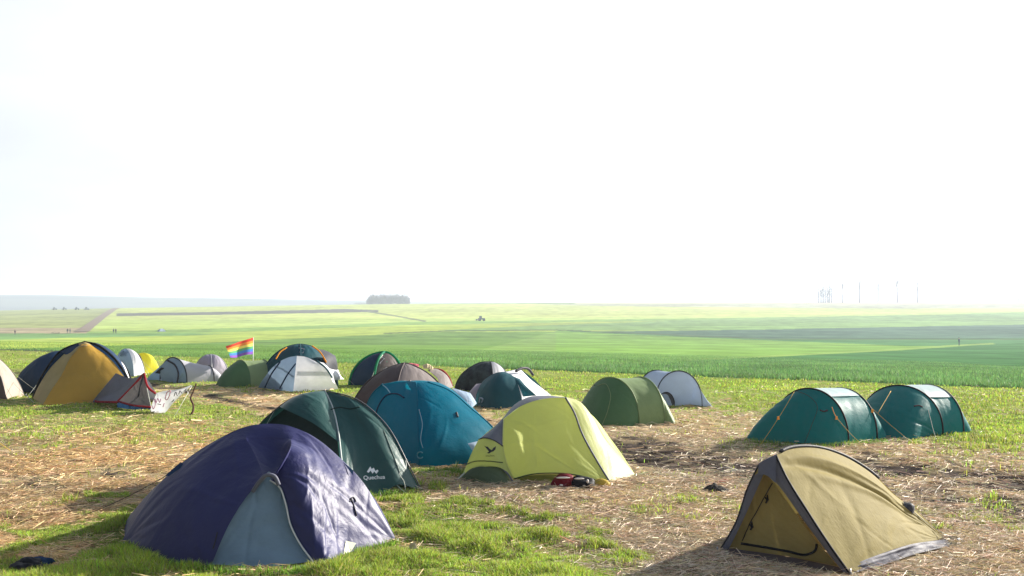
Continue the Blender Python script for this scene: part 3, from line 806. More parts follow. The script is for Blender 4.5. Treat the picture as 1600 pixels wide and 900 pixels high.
capA = coons(crv([TL, px(815, 634, 14.78), px(845, 624, 14.88), TR]), crv([px(787, 652, 15.0), px(803, 633, 15.15), px(825, 620.5, 15.25), px(850, 618, 15.3), px(884, 620.5, 15.15)]), crv([TL, px(787, 652, 15.0)]), crv([TR, px(884, 620.5, 15.15)]), T.c, .02, nu=30, nv=10)
capB = coons(crv([TL, px(786, 676, 14.52), PR]), crv([px(786.5, 652.5, 14.95), px(767, 672, 14.8), PL]), crv([TL, px(786.5, 652.5, 14.95)]), crv([PR, px(770, 687, 14.42), PL]), T.c, .02, nu=20, nv=14)
T.panels("cap", M["slate"], [capA, capB], "dark grey cap over the ridge")
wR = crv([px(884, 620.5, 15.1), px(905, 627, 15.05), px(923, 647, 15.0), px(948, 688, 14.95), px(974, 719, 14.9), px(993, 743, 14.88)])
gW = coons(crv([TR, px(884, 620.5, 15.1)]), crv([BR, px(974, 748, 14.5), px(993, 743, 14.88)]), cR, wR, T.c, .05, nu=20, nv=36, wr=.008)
T.panels("end_panel", M["lime_pale"], [gW], "pale end panel")  # end panel takes the paler lime fabric
bk = crv([px(749, 686, 14.75), px(787, 652, 15.0), px(803, 633, 15.15), px(825, 620.5, 15.25), px(850, 618, 15.3), px(884, 620.5, 15.1), px(923, 647, 15.0), px(974, 719, 14.9), px(993, 743, 14.88)], 40)
gBk = coons(bk, crv([Gd(722, 15.0), Gd(760, 16.1), Gd(880, 16.5), Gd(970, 15.7), G(993, 744)]), crv([px(749, 686, 14.75), Gd(722, 15.0)]), E3(px(993, 743, 14.88)), T.c, .18, nu=40)
T.panels("rear_panel", M["lime"], [gBk])
T.rods("piping", M["slate"], [cR + A(-.005, -.012, 0)], .014); T.rods("piping", M["charcoal"], [cTopL + A(0, -.012, 0)], .008)
T.rods("piping", M["moss"], [hemB + A(0, -.008, 0)], .009, label="dark hem band")
T.rods("piping", M["lime_pale"], [cL + A(0, -.008, 0)], .006)
T.rods("pole", M["slate"], [crv([px(782, 730, 14.2), px(793, 740, 14.15), px(806, 761, 14.1)])], .012)
T.seam("piping", M["moss"], [(727, 727), (740, 721.5), (760, 720.5), (785, 723)], .008)
inner = coons(crv([BL + A(.02, .06, .02), px(860, 741, 14.25), px(910, 746, 14.25), px(945, 753, 14.3)]), crv([Gd(806, 14.16), Gd(850, 14.1), Gd(910, 14.1), Gd(945, 14.2)]), crv([BL + A(.02, .06, .02), Gd(806, 14.16)]), crv([px(945, 753, 14.3), Gd(945, 14.2)]), T.c, .03, wr=.01)
T.panels("inner_tent", fabric("fabric_olive_inner", (.17, .17, .04), transl=.2), [inner])
wing1 = [(756.5, 696.5), (759, 698), (762, 698.3), (765.5, 702), (768.5, 703.5), (771, 700), (774.8, 697.5), (774, 702.5), (771, 705.5), (768, 706.6), (764, 709), (760.8, 708), (764, 706), (761, 702)]
T.decal("emblem", M["print_black"], [[wing1[0], wing1[1], wing1[13]], [wing1[1], wing1[2], wing1[3], wing1[12], wing1[13]], [wing1[3], wing1[4], wing1[9], wing1[10], wing1[11], wing1[12]], [wing1[4], wing1[5], wing1[8], wing1[9]], [wing1[5], wing1[6], wing1[7], wing1[8]]])
T.text("lettering", mat("print_olive", (.12, .15, .05), rough=.6), "SALEWA", 766, 712.6, 3.6, sx=1.0)
T.rods("guy_line", M["cord"], [crv([px(727, 738, 14.5), px(714, 750, 14.3), G(702, 757)])], .012)

pegs(T, (717, 754), (956, 762), (994, 747), (806, 763))
# --- tan tent at the right front
T = Tent("ridge_tent", "small tan tent with grey-edged triangular door at the right front", Gd(1300, 10.6), group="tents pitched in the meadow"); T.c = Gd(1330, 10.7) + A(0, 0, .3)
ap = px(1186, 725, 10.25); apR = px(1212, 711.5, 10.15)
FLt, FRt = G(1123.5, 862), G(1328, 897)
tail = G(1498, 848)
sIn = crv([px(1194, 719, 10.17), px(1215, 745, 10.02), px(1262, 812, 9.78), px(1300, 862, 9.62), px(1318, 893, 9.54)])      # inner edge of right strip
sOut = crv([apR, px(1228, 745, 9.98), px(1262, 800, 9.76), px(1296, 852, 9.6), FRt])
sLo = crv([ap, px(1168, 762, 10.27), px(1150, 815, 10.32), FLt])
sLi = crv([px(1194, 739, 10.2), px(1178, 775, 10.24), px(1160, 815, 10.28), px(1137, 861, 10.34)])
stR = coons(crv([px(1186, 726, 10.2), apR]), crv([px(1318, 893, 9.54), FRt]), crv([px(1190, 730, 10.2), px(1212, 753, 10.05), px(1262, 822, 9.78), px(1300, 872, 9.62), px(1318, 894, 9.54)]), sOut, T.c, .01, nu=8, nv=30, wr=.008)
stL = coons(crv([ap, px(1194, 735, 10.2)]), crv([FLt, px(1135, 864, 10.32)]), sLo, sLi, T.c, .01, nu=6, nv=24, wr=.008)
apc = coons(crv([ap + A(-.01, -.03, .015), apR + A(0, -.02, .015)]), crv([px(1196, 722, 10.5), px(1226, 706, 10.4)]), crv([ap + A(-.01, -.03, .015), px(1196, 722, 10.5)]), crv([apR + A(0, -.02, .015), px(1226, 706, 10.4)]), T.c, .01, nu=8, nv=6)
apf = coons(crv([ap + A(-.01, -.03, .015), apR + A(0, -.02, .015)]), crv([px(1184, 742, 10.2), px(1196, 742, 10.12), px(1212, 755, 10.0)]), crv([ap + A(-.01, -.03, .015), px(1184, 742, 10.2)]), crv([apR + A(0, -.02, .015), px(1212, 755, 10.0)]), T.c, .0, nu=8, nv=6)
T.panels("door_frame", M["slate"], [stR, stL, apc, apf], "grey strips edging the door opening")
door = coons(E3(px(1194, 735, 10.34)), crv([px(1136, 858, 10.5), px(1220, 868, 10.2), px(1308, 884, 9.8)]), sLi + A(0, .12, 0), crv([px(1194, 735, 10.34), px(1216, 764, 10.2), px(1262, 828, 9.96), px(1308, 884, 9.8)]), T.c, -.03, wr=.010, wf=(4, 3))
T.panels("door", fabric("fabric_tan_door", (.31, .245, .09), transl=.04), [door])
sill = coons(crv([px(1136, 856, 10.36), px(1220, 868, 10.06), px(1310, 886, 9.66)]), crv([G(1126, 864), G(1220, 879), G(1322, 896)]), C((1136, 856, 10.36), (1126, 864, 10.31)), C((1310, 886, 9.66), (1322, 896, 9.54)), T.c, .01, wr=.006)
T.panels("sill", M["taupe"], [sill], "dark brown strip under the door")
rdg = crv([apR, px(1230, 702, 10.35), px(1262, 698.5, 10.6), px(1298, 705, 10.85), px(1336, 722, 11.05), px(1369, 745, 11.15), px(1394, 770, 11.2), px(1428, 796, 11.2), px(1475, 840, 11.0)], 50)
hemS = crv([FRt, px(1370, 876, 9.85), px(1430, 858, 10.3), px(1475, 846, 10.7)])
sk = crv([px(1322, 886, 9.56), px(1380, 864, 9.95), px(1425, 850, 10.35), px(1475, 843, 10.78)])
side = coons(rdg, sk, sOut, E3(px(1475, 841, 10.9)), T.c, .02, nu=110, nv=100, wr=.008, wf=(4, 5), creases=18)
dfold = None
u = np.linspace(0, 1, side.shape[1])[None, :]; v = np.linspace(0, 1, side.shape[0])[:, None]
fold = np.exp(-((v - (.10 + .42 * u)) / .035) ** 2) * np.sin(np.clip(u * 1.15, 0, 1) * math.pi) ** .7 * -.045 + np.exp(-((v - (.04 + .30 * u)) / .03) ** 2) * np.sin(np.clip(u, 0, 1) * math.pi) * .025 + np.exp(-((v - (.2 + .40 * u)) / .04) ** 2) * np.sin(u * math.pi) * .018
side = side + fold[..., None] * A(.25, -.55, .75)
T.panels("fly_sheet", M["tan"], [side])
skirtS = coons(sk, crv([FRt, G(1375, 884), G(1430, 866), G(1497, 850)]), crv([px(1322, 886, 9.56), FRt]), C((1475, 843, 10.78), (1497, 850, 10.7)), T.c, .0, nu=40, nv=10, wr=.02, wf=(9, 1))
T.panels("skirt", fabric("fabric_grey_skirt", (.12, .12, .15), transl=.15), [skirtS], "grey groundsheet edge along the side")
bkh = crv([G(1124, 861), Gd(1165, 11.3), Gd(1280, 12.2), Gd(1420, 11.9), G(1485, 846)])
farside = coons(crv(np.concatenate([[ap], rdg])), bkh, sLo, E3(px(1478, 842, 11.0)), T.c, .05, nu=40, nv=24)
T.panels("fly_sheet", M["tan"], [farside])
T.rods("ridge_sleeve", M["charcoal"], [rdg[2:34] + A(0, 0, .01)], .020, label="dark grey sleeve along the ridge pole")
T.rods("piping", M["black_cloth"], [sOut + A(0, -.012, 0)], .012)
T.rods("piping", M["charcoal"], [sLo + A(0, -.005, .003)], .008)
T.seam("door_zip", M["black_cloth"], [(1207, 755), (1190, 785), (1172, 818), (1160, 845)], .005)
T.seam("door_zip", M["black_cloth"], [(1158, 849), (1190, 854), (1230, 861), (1262, 866), (1274, 860), (1277, 845)], .013)
for q in ((1198, 777), (1174, 819)):
    T.seam("toggle", M["black_cloth"], [(q[0] - 2, q[1]), (q[0] + 1, q[1] + 4), (q[0] - 1, q[1] + 9)], .010)
    T.seam("toggle", M["black_cloth"], [(q[0] + 1, q[1] - 4), (q[0] + 2, q[1] + 2), (q[0] + 3, q[1] + 5)], .008)
vent = MB(); vent.grid(coons(C((1411, 783, 11.1), (1430, 795, 11.1)), C((1414, 792, 10.95), (1427, 803, 10.95)), C((1411, 783, 11.1), (1414, 792, 10.95)), C((1430, 795, 11.1), (1427, 803, 10.95)), T.c, .06, nu=8, nv=6)); vent.build("vent", M["charcoal"], T.t)
guy(T, px(1427, 800, 11.0), G(1500, 846), "cord", .004)
guy(T, px(1183, 728, 10.3), px(1181, 765, 10.3), "cord_dark", .006, stake=False, sag=0)

pegs(T, (1122, 864), (1330, 899), (1499, 850))
# --- two teal tunnel tents
T = Tent("tunnel_tent", "teal tunnel tent with yellow guy lines, left one of the matching pair", (5.7, 18.9, 0), group="matching teal tunnel tents")
hs = tunnel(T, [((5.6, 18.7), (.55, -.5), .97), ((6.37, 19.25), (.5, -.5), .93)],
            [(5.85, 17.98), G(1258, 697), G(1205, 692), G(1166, 686), (4.75, 19.35)], [(7.13, 18.95), (7.15, 19.7), (6.4, 20.0)], ["teal", "teal", "teal"], bulge=.12, wr=.014, pole="black_cloth", r=.017)
T.panels("roof_panel", fabric("fabric_teal_sunlit", (.42, .54, .54), transl=.3, rough=.4, spec=.6), [coons(resamp(hs[0], 32)[11:22] + A(0, 0, .012), resamp(hs[1], 32)[11:22] + A(0, 0, .012), crv([resamp(hs[0], 32)[11], resamp(hs[1], 32)[11]]) + A(0, 0, .012), crv([resamp(hs[0], 32)[21], resamp(hs[1], 32)[21]]) + A(0, 0, .012), T.c, .0)], "roof panel painted pale where the sun catches it")  # sun sheen on the teal roof put into this pale colour
T.seam("front_seam", M["forest"], [(1243, 611), (1262, 618), (1276, 632), (1268, 665), (1257, 693)], .006)
T.seam("vent_cord", M["cord_dark"], [(1281, 641), (1288, 643), (1293, 641)], .016)
for h in ((1241, 612), ): guy(T, px(1241, 612, 18.3), G(1186, 698), "cord_yellow", .004)
guy(T, px(1305, 650, 18.15), G(1355, 702), "cord_yellow", .004); guy(T, px(1300, 636, 18.2), px(1308, 653, 18.12), "cord_orange", .006, stake=False)
guy(T, px(1347, 622.5, 18.95), G(1425, 691), "cord_yellow", .004)
for q, d in (((1216, 653), 18.0), ((1307, 653), 18.1), ((1363, 642), 18.6)):
    b = MB(); b.box(px(q[0], q[1], d), (.05, .02, .06), .4, taper=.7); b.build("line_runner", M["cord_orange"], T.t, smooth=False)
gs = MB(); gs.grid(coons(crv([hs[0][0] + A(0, -.01, .05), A(6.02, 18.0, .05), A(5.3, 17.95, .05), A(4.5, 18.93, .05)]), crv([hs[0][0] + A(0, -.03, 0), A(6.02, 17.97, 0), A(5.3, 17.92, 0), A(4.47, 18.9, 0)]), crv([hs[0][0] + A(0, -.01, .05), hs[0][0] + A(0, -.03, 0)]), crv([A(4.5, 18.93, .05), A(4.47, 18.9, 0)]), T.c, 0, nv=3)); gs.build("groundsheet_edge", M["charcoal"], T.t)

T = Tent("tunnel_tent", "teal tunnel tent with roof painted sunlit pale, right one of the matching pair", (8.1, 20.1, 0), group="matching teal tunnel tents")
hs = tunnel(T, [((7.85, 20.1), (.6, -.57), .91), ((8.57, 20.45), (.42, -.62), .89)],
            [(8.1, 19.35), (7.5, 18.9), (7.1, 19.1), (6.92, 19.7), (6.95, 20.6)], [(9.2, 19.95), (9.25, 20.5), (8.6, 21.3)], ["teal", "teal", "teal"], bulge=.12, wr=.014, pole="black_cloth", r=.017)
h0, h1 = resamp(hs[0], 32), resamp(hs[1], 32)
T.panels("roof_panel", bpy.data.materials["fabric_teal_sunlit"], [coons(h0[9:23] + A(0, 0, .012), h1[9:23] + A(0, 0, .012), crv([h0[9], h1[9]]) + A(0, 0, .012), crv([h0[22], h1[22]]) + A(0, 0, .012), T.c, .0)], "roof panel painted pale where the sun catches it")
guy(T, px(1392, 611, 19.6), px(1372, 645, 18.9), "cord_yellow", .005, stake=False, sag=0); guy(T, px(1448, 630, 19.6), G(1463, 688), "cord", .004)
T.seam("vent_cord", M["cord_dark"], [(1428, 635), (1436, 634), (1441, 636)], .016)

# --- pop-up tents
def popup(label, h1, h2, front, back, mats, cat="tent", name="pop_up_tent", zip_=None, **k):
    T = Tent(name, label, ((h1[0][0] + h2[0][0]) / 2, (h1[0][1] + h2[0][1]) / 2, 0)); hs = tunnel(T, [h1, h2], front, back, mats, **k)
    return T, hs
T, hs = popup("light green pop-up tent behind the lime tent, its closed front facing left", ((2.15, 21.55), (.54, -.5), .965), ((2.83, 21.85), (.43, -.56), .95),
          [(2.45, 20.8), G(935, 667), G(897, 655), (1.35, 21.9)], [(3.42, 21.15), (3.52, 21.6), (2.6, 22.6)], ["leaf_dark", "leaf", "leaf"], bulge=.12, pole="leaf", r=.014)
T.seam("door_zip", M["leaf"], [(934, 603), (946, 600), (953, 612), (950, 640), (941, 664)], .008)
T.seam("window_seam", M["moss"], [(915, 606), (922, 602), (930, 602)], .010)
T, hs = popup("green pop-up tent under the rainbow flag", ((-8.45, 31.0), (.43, -.4), .79), ((-7.82, 31.4), (.36, -.5), .78), [(-8.3, 30.45), G(350, 605.5), G(338, 604), (-9.15, 31.3)], [(-7.38, 31.0), (-7.4, 31.5), (-8, 32.0)], ["leaf_dark", "leaf", "leaf_dark"], pole="leaf", r=.014)
T, hs = popup("low grey tunnel tent with dark window, tapering to the right", ((-10.95, 32.2), (.55, -.35), .80), ((-9.95, 32.7), (.25, -.3), .5), [(-10.9, 31.85), G(275, 599.5), G(236, 594), (-12.2, 33.3)], [(-9.45, 32.5), (-9.5, 32.9)], ["blue_grey", "grey", "grey"], name="tunnel_tent", pole="charcoal", r=.02)
T.decal("window", M["black_cloth"], [[(242, 583), (252, 574), (257, 575), (250, 584)]]); T.seam("door_zip", M["charcoal"], [(262, 563), (273, 570), (279, 584), (277, 598)], .03)
T, hs = popup("white and pale blue pop-up tent at the crop edge, right of the light green one", ((4.18, 24.95), (.56, -.12), .87), ((3.75, 25.75), (.5, -.1), .83), [(4.95, 24.6), G(1096, 632), G(1060, 634), (3.75, 24.9)], [(4.0, 26.3), (3.4, 26.3)], ["white_blue", "white_blue", "white_blue"], bulge=.07, pole="charcoal", r=.016)


# --- dome tents standing further back
def auto(label, xl, xr, yn, yt, xn, xa, mats, name="dome_tent", depth=.5, xl_d=None, group="tents pitched in the meadow", **k):
    FN = G(xn, yn); dn = FN[1]; w = (xr - xl) * dn / F; dC = dn + w * depth
    FL, FR = Gd(xl, dC), Gd(xr, dC); FB = FL + FR - FN
    top = px(xa, yt, dC)
    T = Tent(name, label, Gd((xl + xr) / 2, dC), group=group)
    return T, dome(T, [FL, FN, FR, FB], top, mats, **k), (FL, FN, FR, FB, top)

T, arcs, f = auto("beige tent cut off by the left edge of the photo", -85, 38, 624, 548, 10, -22, ["taupe", "beige", "beige", "taupe"], straight=.5)
guy(T, f[2] * .6 + f[4] * .4, G(52, 628), "cord", .006)
T, arcs, f = auto("navy blue dome tent half hidden behind the yellow tent", 20, 128, 617, 549, 64, 100, ["navy", "navy", "sand", "navy"], bulge=.14, straight=.15)
# yellow dome
FL, FN, FR, FB = G(51, 622), G(67, 632.5), G(205, 629), Gd(190, 28.6)
top = px(131, 534.5, 26.9)
T = Tent("dome_tent", "tall yellow dome tent with black pole sleeves on the left", Gd(130, 26.6)); T.c = Gd(128, 27) + A(0, 0, .4)
aL = crv([top, px(112, 540, 26.9), px(94, 549, 26.95), px(75, 572, 26.95), px(60, 598, 26.95), FL])
aN = crv([px(128, 538, 26.7), px(112, 556, 26.4), px(95, 588, 26.0), px(80, 610, 25.6), FN])
aR = crv([top, px(146, 537, 26.9), px(170, 552, 26.7), px(190, 575, 26.4), px(200, 594, 26.2), FR])
aB = arc(FB, top)[::-1]
T.panels("fly_sheet", M["mustard"], [coons(crv([aN[0], px(136, 538, 26.7), px(144, 540, 26.8)]), crv([FN, FR]), aN, crv([px(144, 540, 26.8), px(168, 557, 26.6), px(188, 580, 26.3), px(199, 598, 26.1), FR]), T.c, .10, nu=34, nv=34, wr=.014, wf=(4, 3))])
T.panels("fly_sheet", M["sand"], [coons(crv([px(100, 553, 26.8), aN[0]]), crv([FL, FN]), crv([px(100, 553, 26.8), px(78, 576, 26.9), px(62, 600, 26.93), FL]), aN, T.c, .06)], "pale sand side panel")
T.panels("cap", M["navy"], [coons(crv([px(94, 549, 26.95), px(112, 540, 26.9), top]), crv([px(100, 553, 26.8), px(112, 556, 26.4), aN[0]]), crv([px(94, 549, 26.95), px(100, 553, 26.8)]), crv([top, aN[0]]), T.c, .0, nu=14, nv=8)])
T.panels("roof_patch", M["sand"], [coons(crv([px(122, 536.5, 26.9), top, px(140, 536, 26.9)]), crv([px(126, 542, 26.6), px(134, 541, 26.6), px(144, 540, 26.8)]), C((122, 536.5, 26.9), (126, 542, 26.6)), C((140, 536, 26.9), (144, 540, 26.8)), T.c, .02, nu=8, nv=6)])
T.panels("rear_panel", M["navy"], [coons(E3(top), crv([FR, FB]), aR, aB, T.c, .15), coons(E3(top), crv([FB, FL]), aB, aL, T.c, .15)])
T.rods("pole_sleeve", M["black_cloth"], [aR], .035); T.rods("pole_sleeve", M["black_cloth"], [aL], .025)
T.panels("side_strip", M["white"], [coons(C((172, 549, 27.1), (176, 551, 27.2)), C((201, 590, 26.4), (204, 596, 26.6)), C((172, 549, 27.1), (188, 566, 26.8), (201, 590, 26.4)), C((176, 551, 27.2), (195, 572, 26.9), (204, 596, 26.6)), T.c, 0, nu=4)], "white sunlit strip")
T.rods("pole_sleeve", M["black_cloth"], [C((160, 543, 27.3), (182, 558, 27.1), (198, 577, 26.9), (206, 596, 26.7))], .025)

T, arcs, f = auto("small pale blue tent behind the yellow dome", 178, 226, 588, 545, 209, 196, ["blue_grey", "white", "white", "blue_grey"], bulge=.12, straight=.1, pole="blue_grey")
T.decal("window", M["dark_teal"], [[(187, 552), (193, 549), (200, 550), (197, 556), (189, 557)]])
T, arcs, f = auto("lemon yellow tent behind the small pale blue one", 200, 252, 584, 553, 226, 216, ["lilac_grey", "lemon", "lemon", "lilac_grey"], bulge=.22, straight=.3, pole="lilac_grey")
T, arcs, f = auto("lilac grey dome tent left of the rainbow flag", 303, 356, 589.5, 554.5, 331, 329, ["lilac_grey", "lilac_grey", "grey", "lilac_grey"], bulge=.12, straight=.0, pole="grey", r=.02)
# dark dome with orange sleeves and its white porch, shaded side painted pale blue
T, arcs, f = auto("white porch dome tent with dark teal top and orange sleeves", 408, 527, 607, 538.5, 470, 469, ["dark_teal", "dark_teal", "charcoal", "charcoal"], bulge=.12, straight=.02, pole="dark_teal", r=.02)
V = px(464, 556, 28.9); fl_, fn_, fr_ = G(403, 606), G(458, 612.5), G(529, 608)
kl_, kr_ = px(440, 563, 29.0), px(488, 562, 28.9)
aLw, aRw = crv([kl_, px(428, 572, 29.1), px(413, 590, 29.4), fl_]), crv([kr_, px(505, 572, 28.9), px(519, 590, 29.1), fr_])
aNw = crv([V, px(462, 575, 28.75), px(460, 595, 28.7), fn_])
T.panels("porch", M["porch_shaded"], [coons(crv([kl_, px(452, 558, 28.95), V]), crv([fl_, fn_]), aLw, aNw, T.c, .06)], "pale blue shaded side of the porch")
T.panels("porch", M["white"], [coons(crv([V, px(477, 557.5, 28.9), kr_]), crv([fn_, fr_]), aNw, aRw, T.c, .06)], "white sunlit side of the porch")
T.rods("door_zip", M["navy"], [C((438, 565, 28.85), (425, 583, 28.95), (414, 605, 29.2)), C((462, 568, 28.7), (450, 584, 28.65), (437, 607, 28.8))], .022)
T.rods("orange_trim", M["orange"], [C((431, 561, 29.7), (438, 550, 29.9), (448, 543, 30.1))], .02)
T.rods("orange_trim", M["orange"], [C((488, 540.5, 29.9), (500, 550, 29.6), (510, 566, 29.3))], .022)
T.rods("piping", M["dark_teal"], [C((495, 564, 28.8), (508, 574, 28.75), (519, 590, 28.95))], .025)
T.panels("side_panel", M["white"], [coons(C((497, 565, 29.1), (506, 567, 29.2)), C((520, 597, 29.0), (524, 600, 29.1)), C((497, 565, 29.1), (510, 575, 29.0), (520, 597, 29.0)), C((506, 567, 29.2), (518, 580, 29.1), (524, 600, 29.1)), T.c, 0, nu=5)])
T.panels("rear_flap", M["charcoal"], [coons(C((498, 545, 30.2), (512, 549, 30.8), (524, 556, 31.2)), C((512, 574, 29.9), (520, 578, 30.4), (528, 580, 31)), C((498, 545, 30.2), (506, 560, 30), (512, 574, 29.9)), C((524, 556, 31.2), (527, 568, 31), (528, 580, 31)), T.c, .1)])
T.panels("tail", M["white"], [coons(C((514, 576, 30), (528, 577, 31)), C((524, 594, 30.6), (538, 592.5, 31.6)), C((514, 576, 30), (519, 586, 30.2), (524, 594, 30.6)), C((528, 577, 31), (532, 586, 31.2), (538, 592.5, 31.6)), T.c, .03)])
T.decal("window", M["grey"], [[(467, 543), (476, 545), (474, 552), (468, 551)]])

T, arcs, f = auto("dark navy dome tent with bright green pole sleeves", 547, 631, 605, 551.5, 584, 601, ["navy", "taupe", "emerald", "emerald"], bulge=.10, straight=.05, pole="emerald", r=.045)
T.decal("roof_panel", M["emerald"], [[(600, 553), (612, 558), (613, 572), (608, 577), (604, 565)], [(596, 553), (599, 553), (588, 560), (572, 566), (580, 558)]])
T.decal("window", M["grey"], [[(597, 558), (601, 560), (605, 574), (600, 578), (593, 568)]])
T.seam("seam", M["cord"], [(598, 555), (589, 567), (586, 580), (585, 592)], .015)
T, arcs, f = auto("grey brown dome tent with red trim behind the ocean blue tent", 549, 706, 648, 568, 616, 632, ["taupe", "taupe_sunlit", "taupe_sunlit", "taupe"], bulge=.10, straight=.3, pole="taupe", r=.02)
T.panels("roof_cap", M["rose"], [coons(C((628, 570, 25.2), (638, 567.5, 25.3), (655, 569, 25.2)), C((629, 576.5, 24.9), (640, 578, 24.7), (654, 575.5, 24.8)), C((628, 570, 25.2), (629, 576.5, 24.9)), C((655, 569, 25.2), (654, 575.5, 24.8)), T.c, .03, wr=.03)], "crumpled rose red cap")
T.panels("rear_flap", M["cream"], [coons(C((660, 570.5, 25.4), (668, 568.5, 25.5), (677, 574, 25.5)), C((662, 576, 25.2), (670, 576, 25.2), (677, 578, 25.2)), C((660, 570.5, 25.4), (662, 576, 25.2)), C((677, 574, 25.5), (677, 578, 25.2)), T.c, .03, wr=.03)])
T.panels("side_lobe", M["taupe_sunlit"], [coons(C((668, 578, 25.2), (676, 576, 25.6), (688, 577, 25.9)), C((690, 604, 24.8), (700, 606, 25.0), (708, 605, 25.4)), C((668, 578, 25.2), (682, 590, 25.0), (690, 604, 24.8)), C((688, 577, 25.9), (700, 589, 25.7), (708, 605, 25.4)), T.c, .08)])
T.rods("pole_sleeve", M["crimson"], [C((676, 577, 25.8), (690, 579, 25.8), (701, 590, 25.7), (706, 603, 25.5))], .035, label="red pole sleeve")
guy(T, px(560, 622, 24.8), G(537, 625), "cord", .008)

T, arcs, f = auto("dark patterned dome tent behind the teal and white one", 711, 797, 614, 565.5, 771, 766, ["camo", "grey", "camo", "camo"], bulge=.08, straight=.06, pole="charcoal", r=.015)
T.panels("end_panel", M["camo"], [coons(E3(px(770, 567, 29.3)), C((780, 600, 28.7), (800, 603, 29.2)), C((770, 567, 29.3), (775, 580, 28.9), (780, 600, 28.7)), C((770, 567, 29.3), (788, 577, 29.4), (800, 603, 29.2)), T.c, .05)])
T = Tent("dome_tent", "dark teal tent with a white side, in front of the dark patterned one", G(800, 638)); T.c = Gd(805, 25.2) + A(0, 0, .3)
topT = px(790, 581, 24.9); ft = [G(737, 633), G(818, 640), G(870, 624)]
aL = crv([topT, px(772, 585, 24.9), px(757, 597, 24.9), px(745, 615, 25.0), ft[0]]); aN = crv([topT, px(802, 588, 24.6), px(811, 606, 24.3), ft[1]])
T.panels("fly_sheet", M["dark_teal"], [coons(E3(topT), crv([ft[0], G(780, 641), ft[1]]), aL, aN, T.c, .12, wr=.012)])
aR = crv([px(812, 575.5, 25.6), px(826, 590, 25.7), px(846, 606, 25.9), ft[2]])
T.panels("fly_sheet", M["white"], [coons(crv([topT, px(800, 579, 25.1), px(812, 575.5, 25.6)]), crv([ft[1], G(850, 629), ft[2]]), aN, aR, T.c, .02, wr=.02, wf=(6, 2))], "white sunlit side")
T.panels("side_band", M["dark_teal"], [coons(C((800, 587, 24.6), (812, 592, 24.6)), C((817, 620, 24.3), (838, 618, 24.4)), C((800, 587, 24.6), (810, 602, 24.35), (817, 620, 24.25)), C((812, 592, 24.6), (824, 605, 24.4), (838, 618, 24.35)), T.c, .03)])
T.panels("rear_panel", M["dark_teal"], [coons(crv([topT, px(812, 575.5, 25.6)]), crv([Gd(740, 26), Gd(860, 27)]), crv([topT, px(757, 599, 25.6), Gd(740, 26)]), crv([px(812, 575.5, 25.6), px(840, 598, 26.5), Gd(860, 27)]), T.c, .15), coons(E3(topT), crv([Gd(740, 26), ft[0]]), crv([topT, px(757, 599, 25.6), Gd(740, 26)]), aL, T.c, .05)])
T.panels("end_panel", M["lilac_grey"], [coons(C((744, 600, 25.4), (764, 597, 25.2)), C((732, 614, 25.4), (740, 632, 24.9)), C((744, 600, 25.4), (732, 614, 25.4)), C((764, 597, 25.2), (750, 612, 25.0), (740, 632, 24.9)), T.c, .03)], "lilac grey end")
T.rods("vent_hood", M["charcoal"], [C((806, 580, 24.8), (815, 575.5, 25.0), (826, 577, 25.3), (833, 586, 25.5))], .035)
T.seam("emblem", M["white_blue"], [(749, 629), (751, 622), (755, 624), (753, 629)], .02)
bb = MB(); cc = G(1046, 634)
bb.grid(hoopg := np.stack([hoop((cc[0] - .08 + .05 * k, cc[1] + .1 * k), (.20 + .04 * math.sin(k), -.04), .34 * (1 - .06 * k * k), 16) for k in range(4)], 0)); 
bb.grid(np.stack([hoopg[0] * A(1, 1, 1), hoopg[0] * A(1, 1, .02) + A(0, -.02, 0)], 0))
tt = thing("gear_bag", "small dark grey domed bag beside the white and pale blue tent", "bag", Vector(cc)); bb.build("bag_body", mat("bag_grey", (.06, .06, .07), rough=.8), tt); b2 = MB(); b2.tube(hoopg[0] + A(0, -.01, .005), .008); b2.build("bag_rim", M["black_cloth"], tt)

# --- low grey tarp tent with red edges
T = Tent("trekking_tent", "low grey trekking tent with red edges in front of the yellow dome", G(190, 634)); T.c = Gd(190, 25.2) + A(0, 0, .2)
p1, p2 = px(181, 583, 25.2), px(225, 583.5, 24.4)
lf, mf, rf = G(142, 629.5), px(184, 627, 24.25), px(240, 636, 24.1)
T.panels("fly_sheet", fabric("fabric_dusk_grey", (.17, .17, .21), transl=.25), [coons(crv([p1, px(203, 591, 24.9), p2]), crv([lf, px(160, 627, 24.6), mf]), crv([p1, px(165, 602, 25.1), lf]), crv([p2, px(205, 604, 24.4), mf]), T.c, -.04, wr=.012),
    coons(crv([p1, px(203, 591, 24.9), p2]), crv([Gd(165, 26.8), Gd(250, 26.5)]), crv([p1, Gd(165, 26.8)]), crv([p2, px(243, 612, 25.0), Gd(250, 26.5)]), T.c, 0)])
T.panels("mesh_front", fabric("fabric_mesh_grey", (.13, .12, .125), transl=.3), [coons(E3(p2 - A(0, 0, .06)), crv([mf, px(212, 633, 24.05), rf - A(.06, 0, 0)]), crv([p2 - A(0, 0, .06), mf]), crv([p2 - A(0, 0, .06), rf - A(.06, 0, 0)]), T.c, -.03, wr=.012)])
T.panels("ground_wall", M["navy"], [coons(crv([mf, px(212, 633, 24.05), rf - A(.06, 0, 0)]), crv([G(182, 637), G(212, 640), G(238, 640)]), C((184, 627, 24.25), (182, 637, 24.5)), C((236, 635, 24.1), (238, 640, 24.07)), T.c, .02)])
T.rods("red_edge", M["crimson"], [crv([p2, px(205, 606, 24.35), mf])], .028); T.rods("red_edge", M["crimson"], [crv([p2, px(233, 607, 24.2), px(243, 612 + 3, 24.2)])], .028)
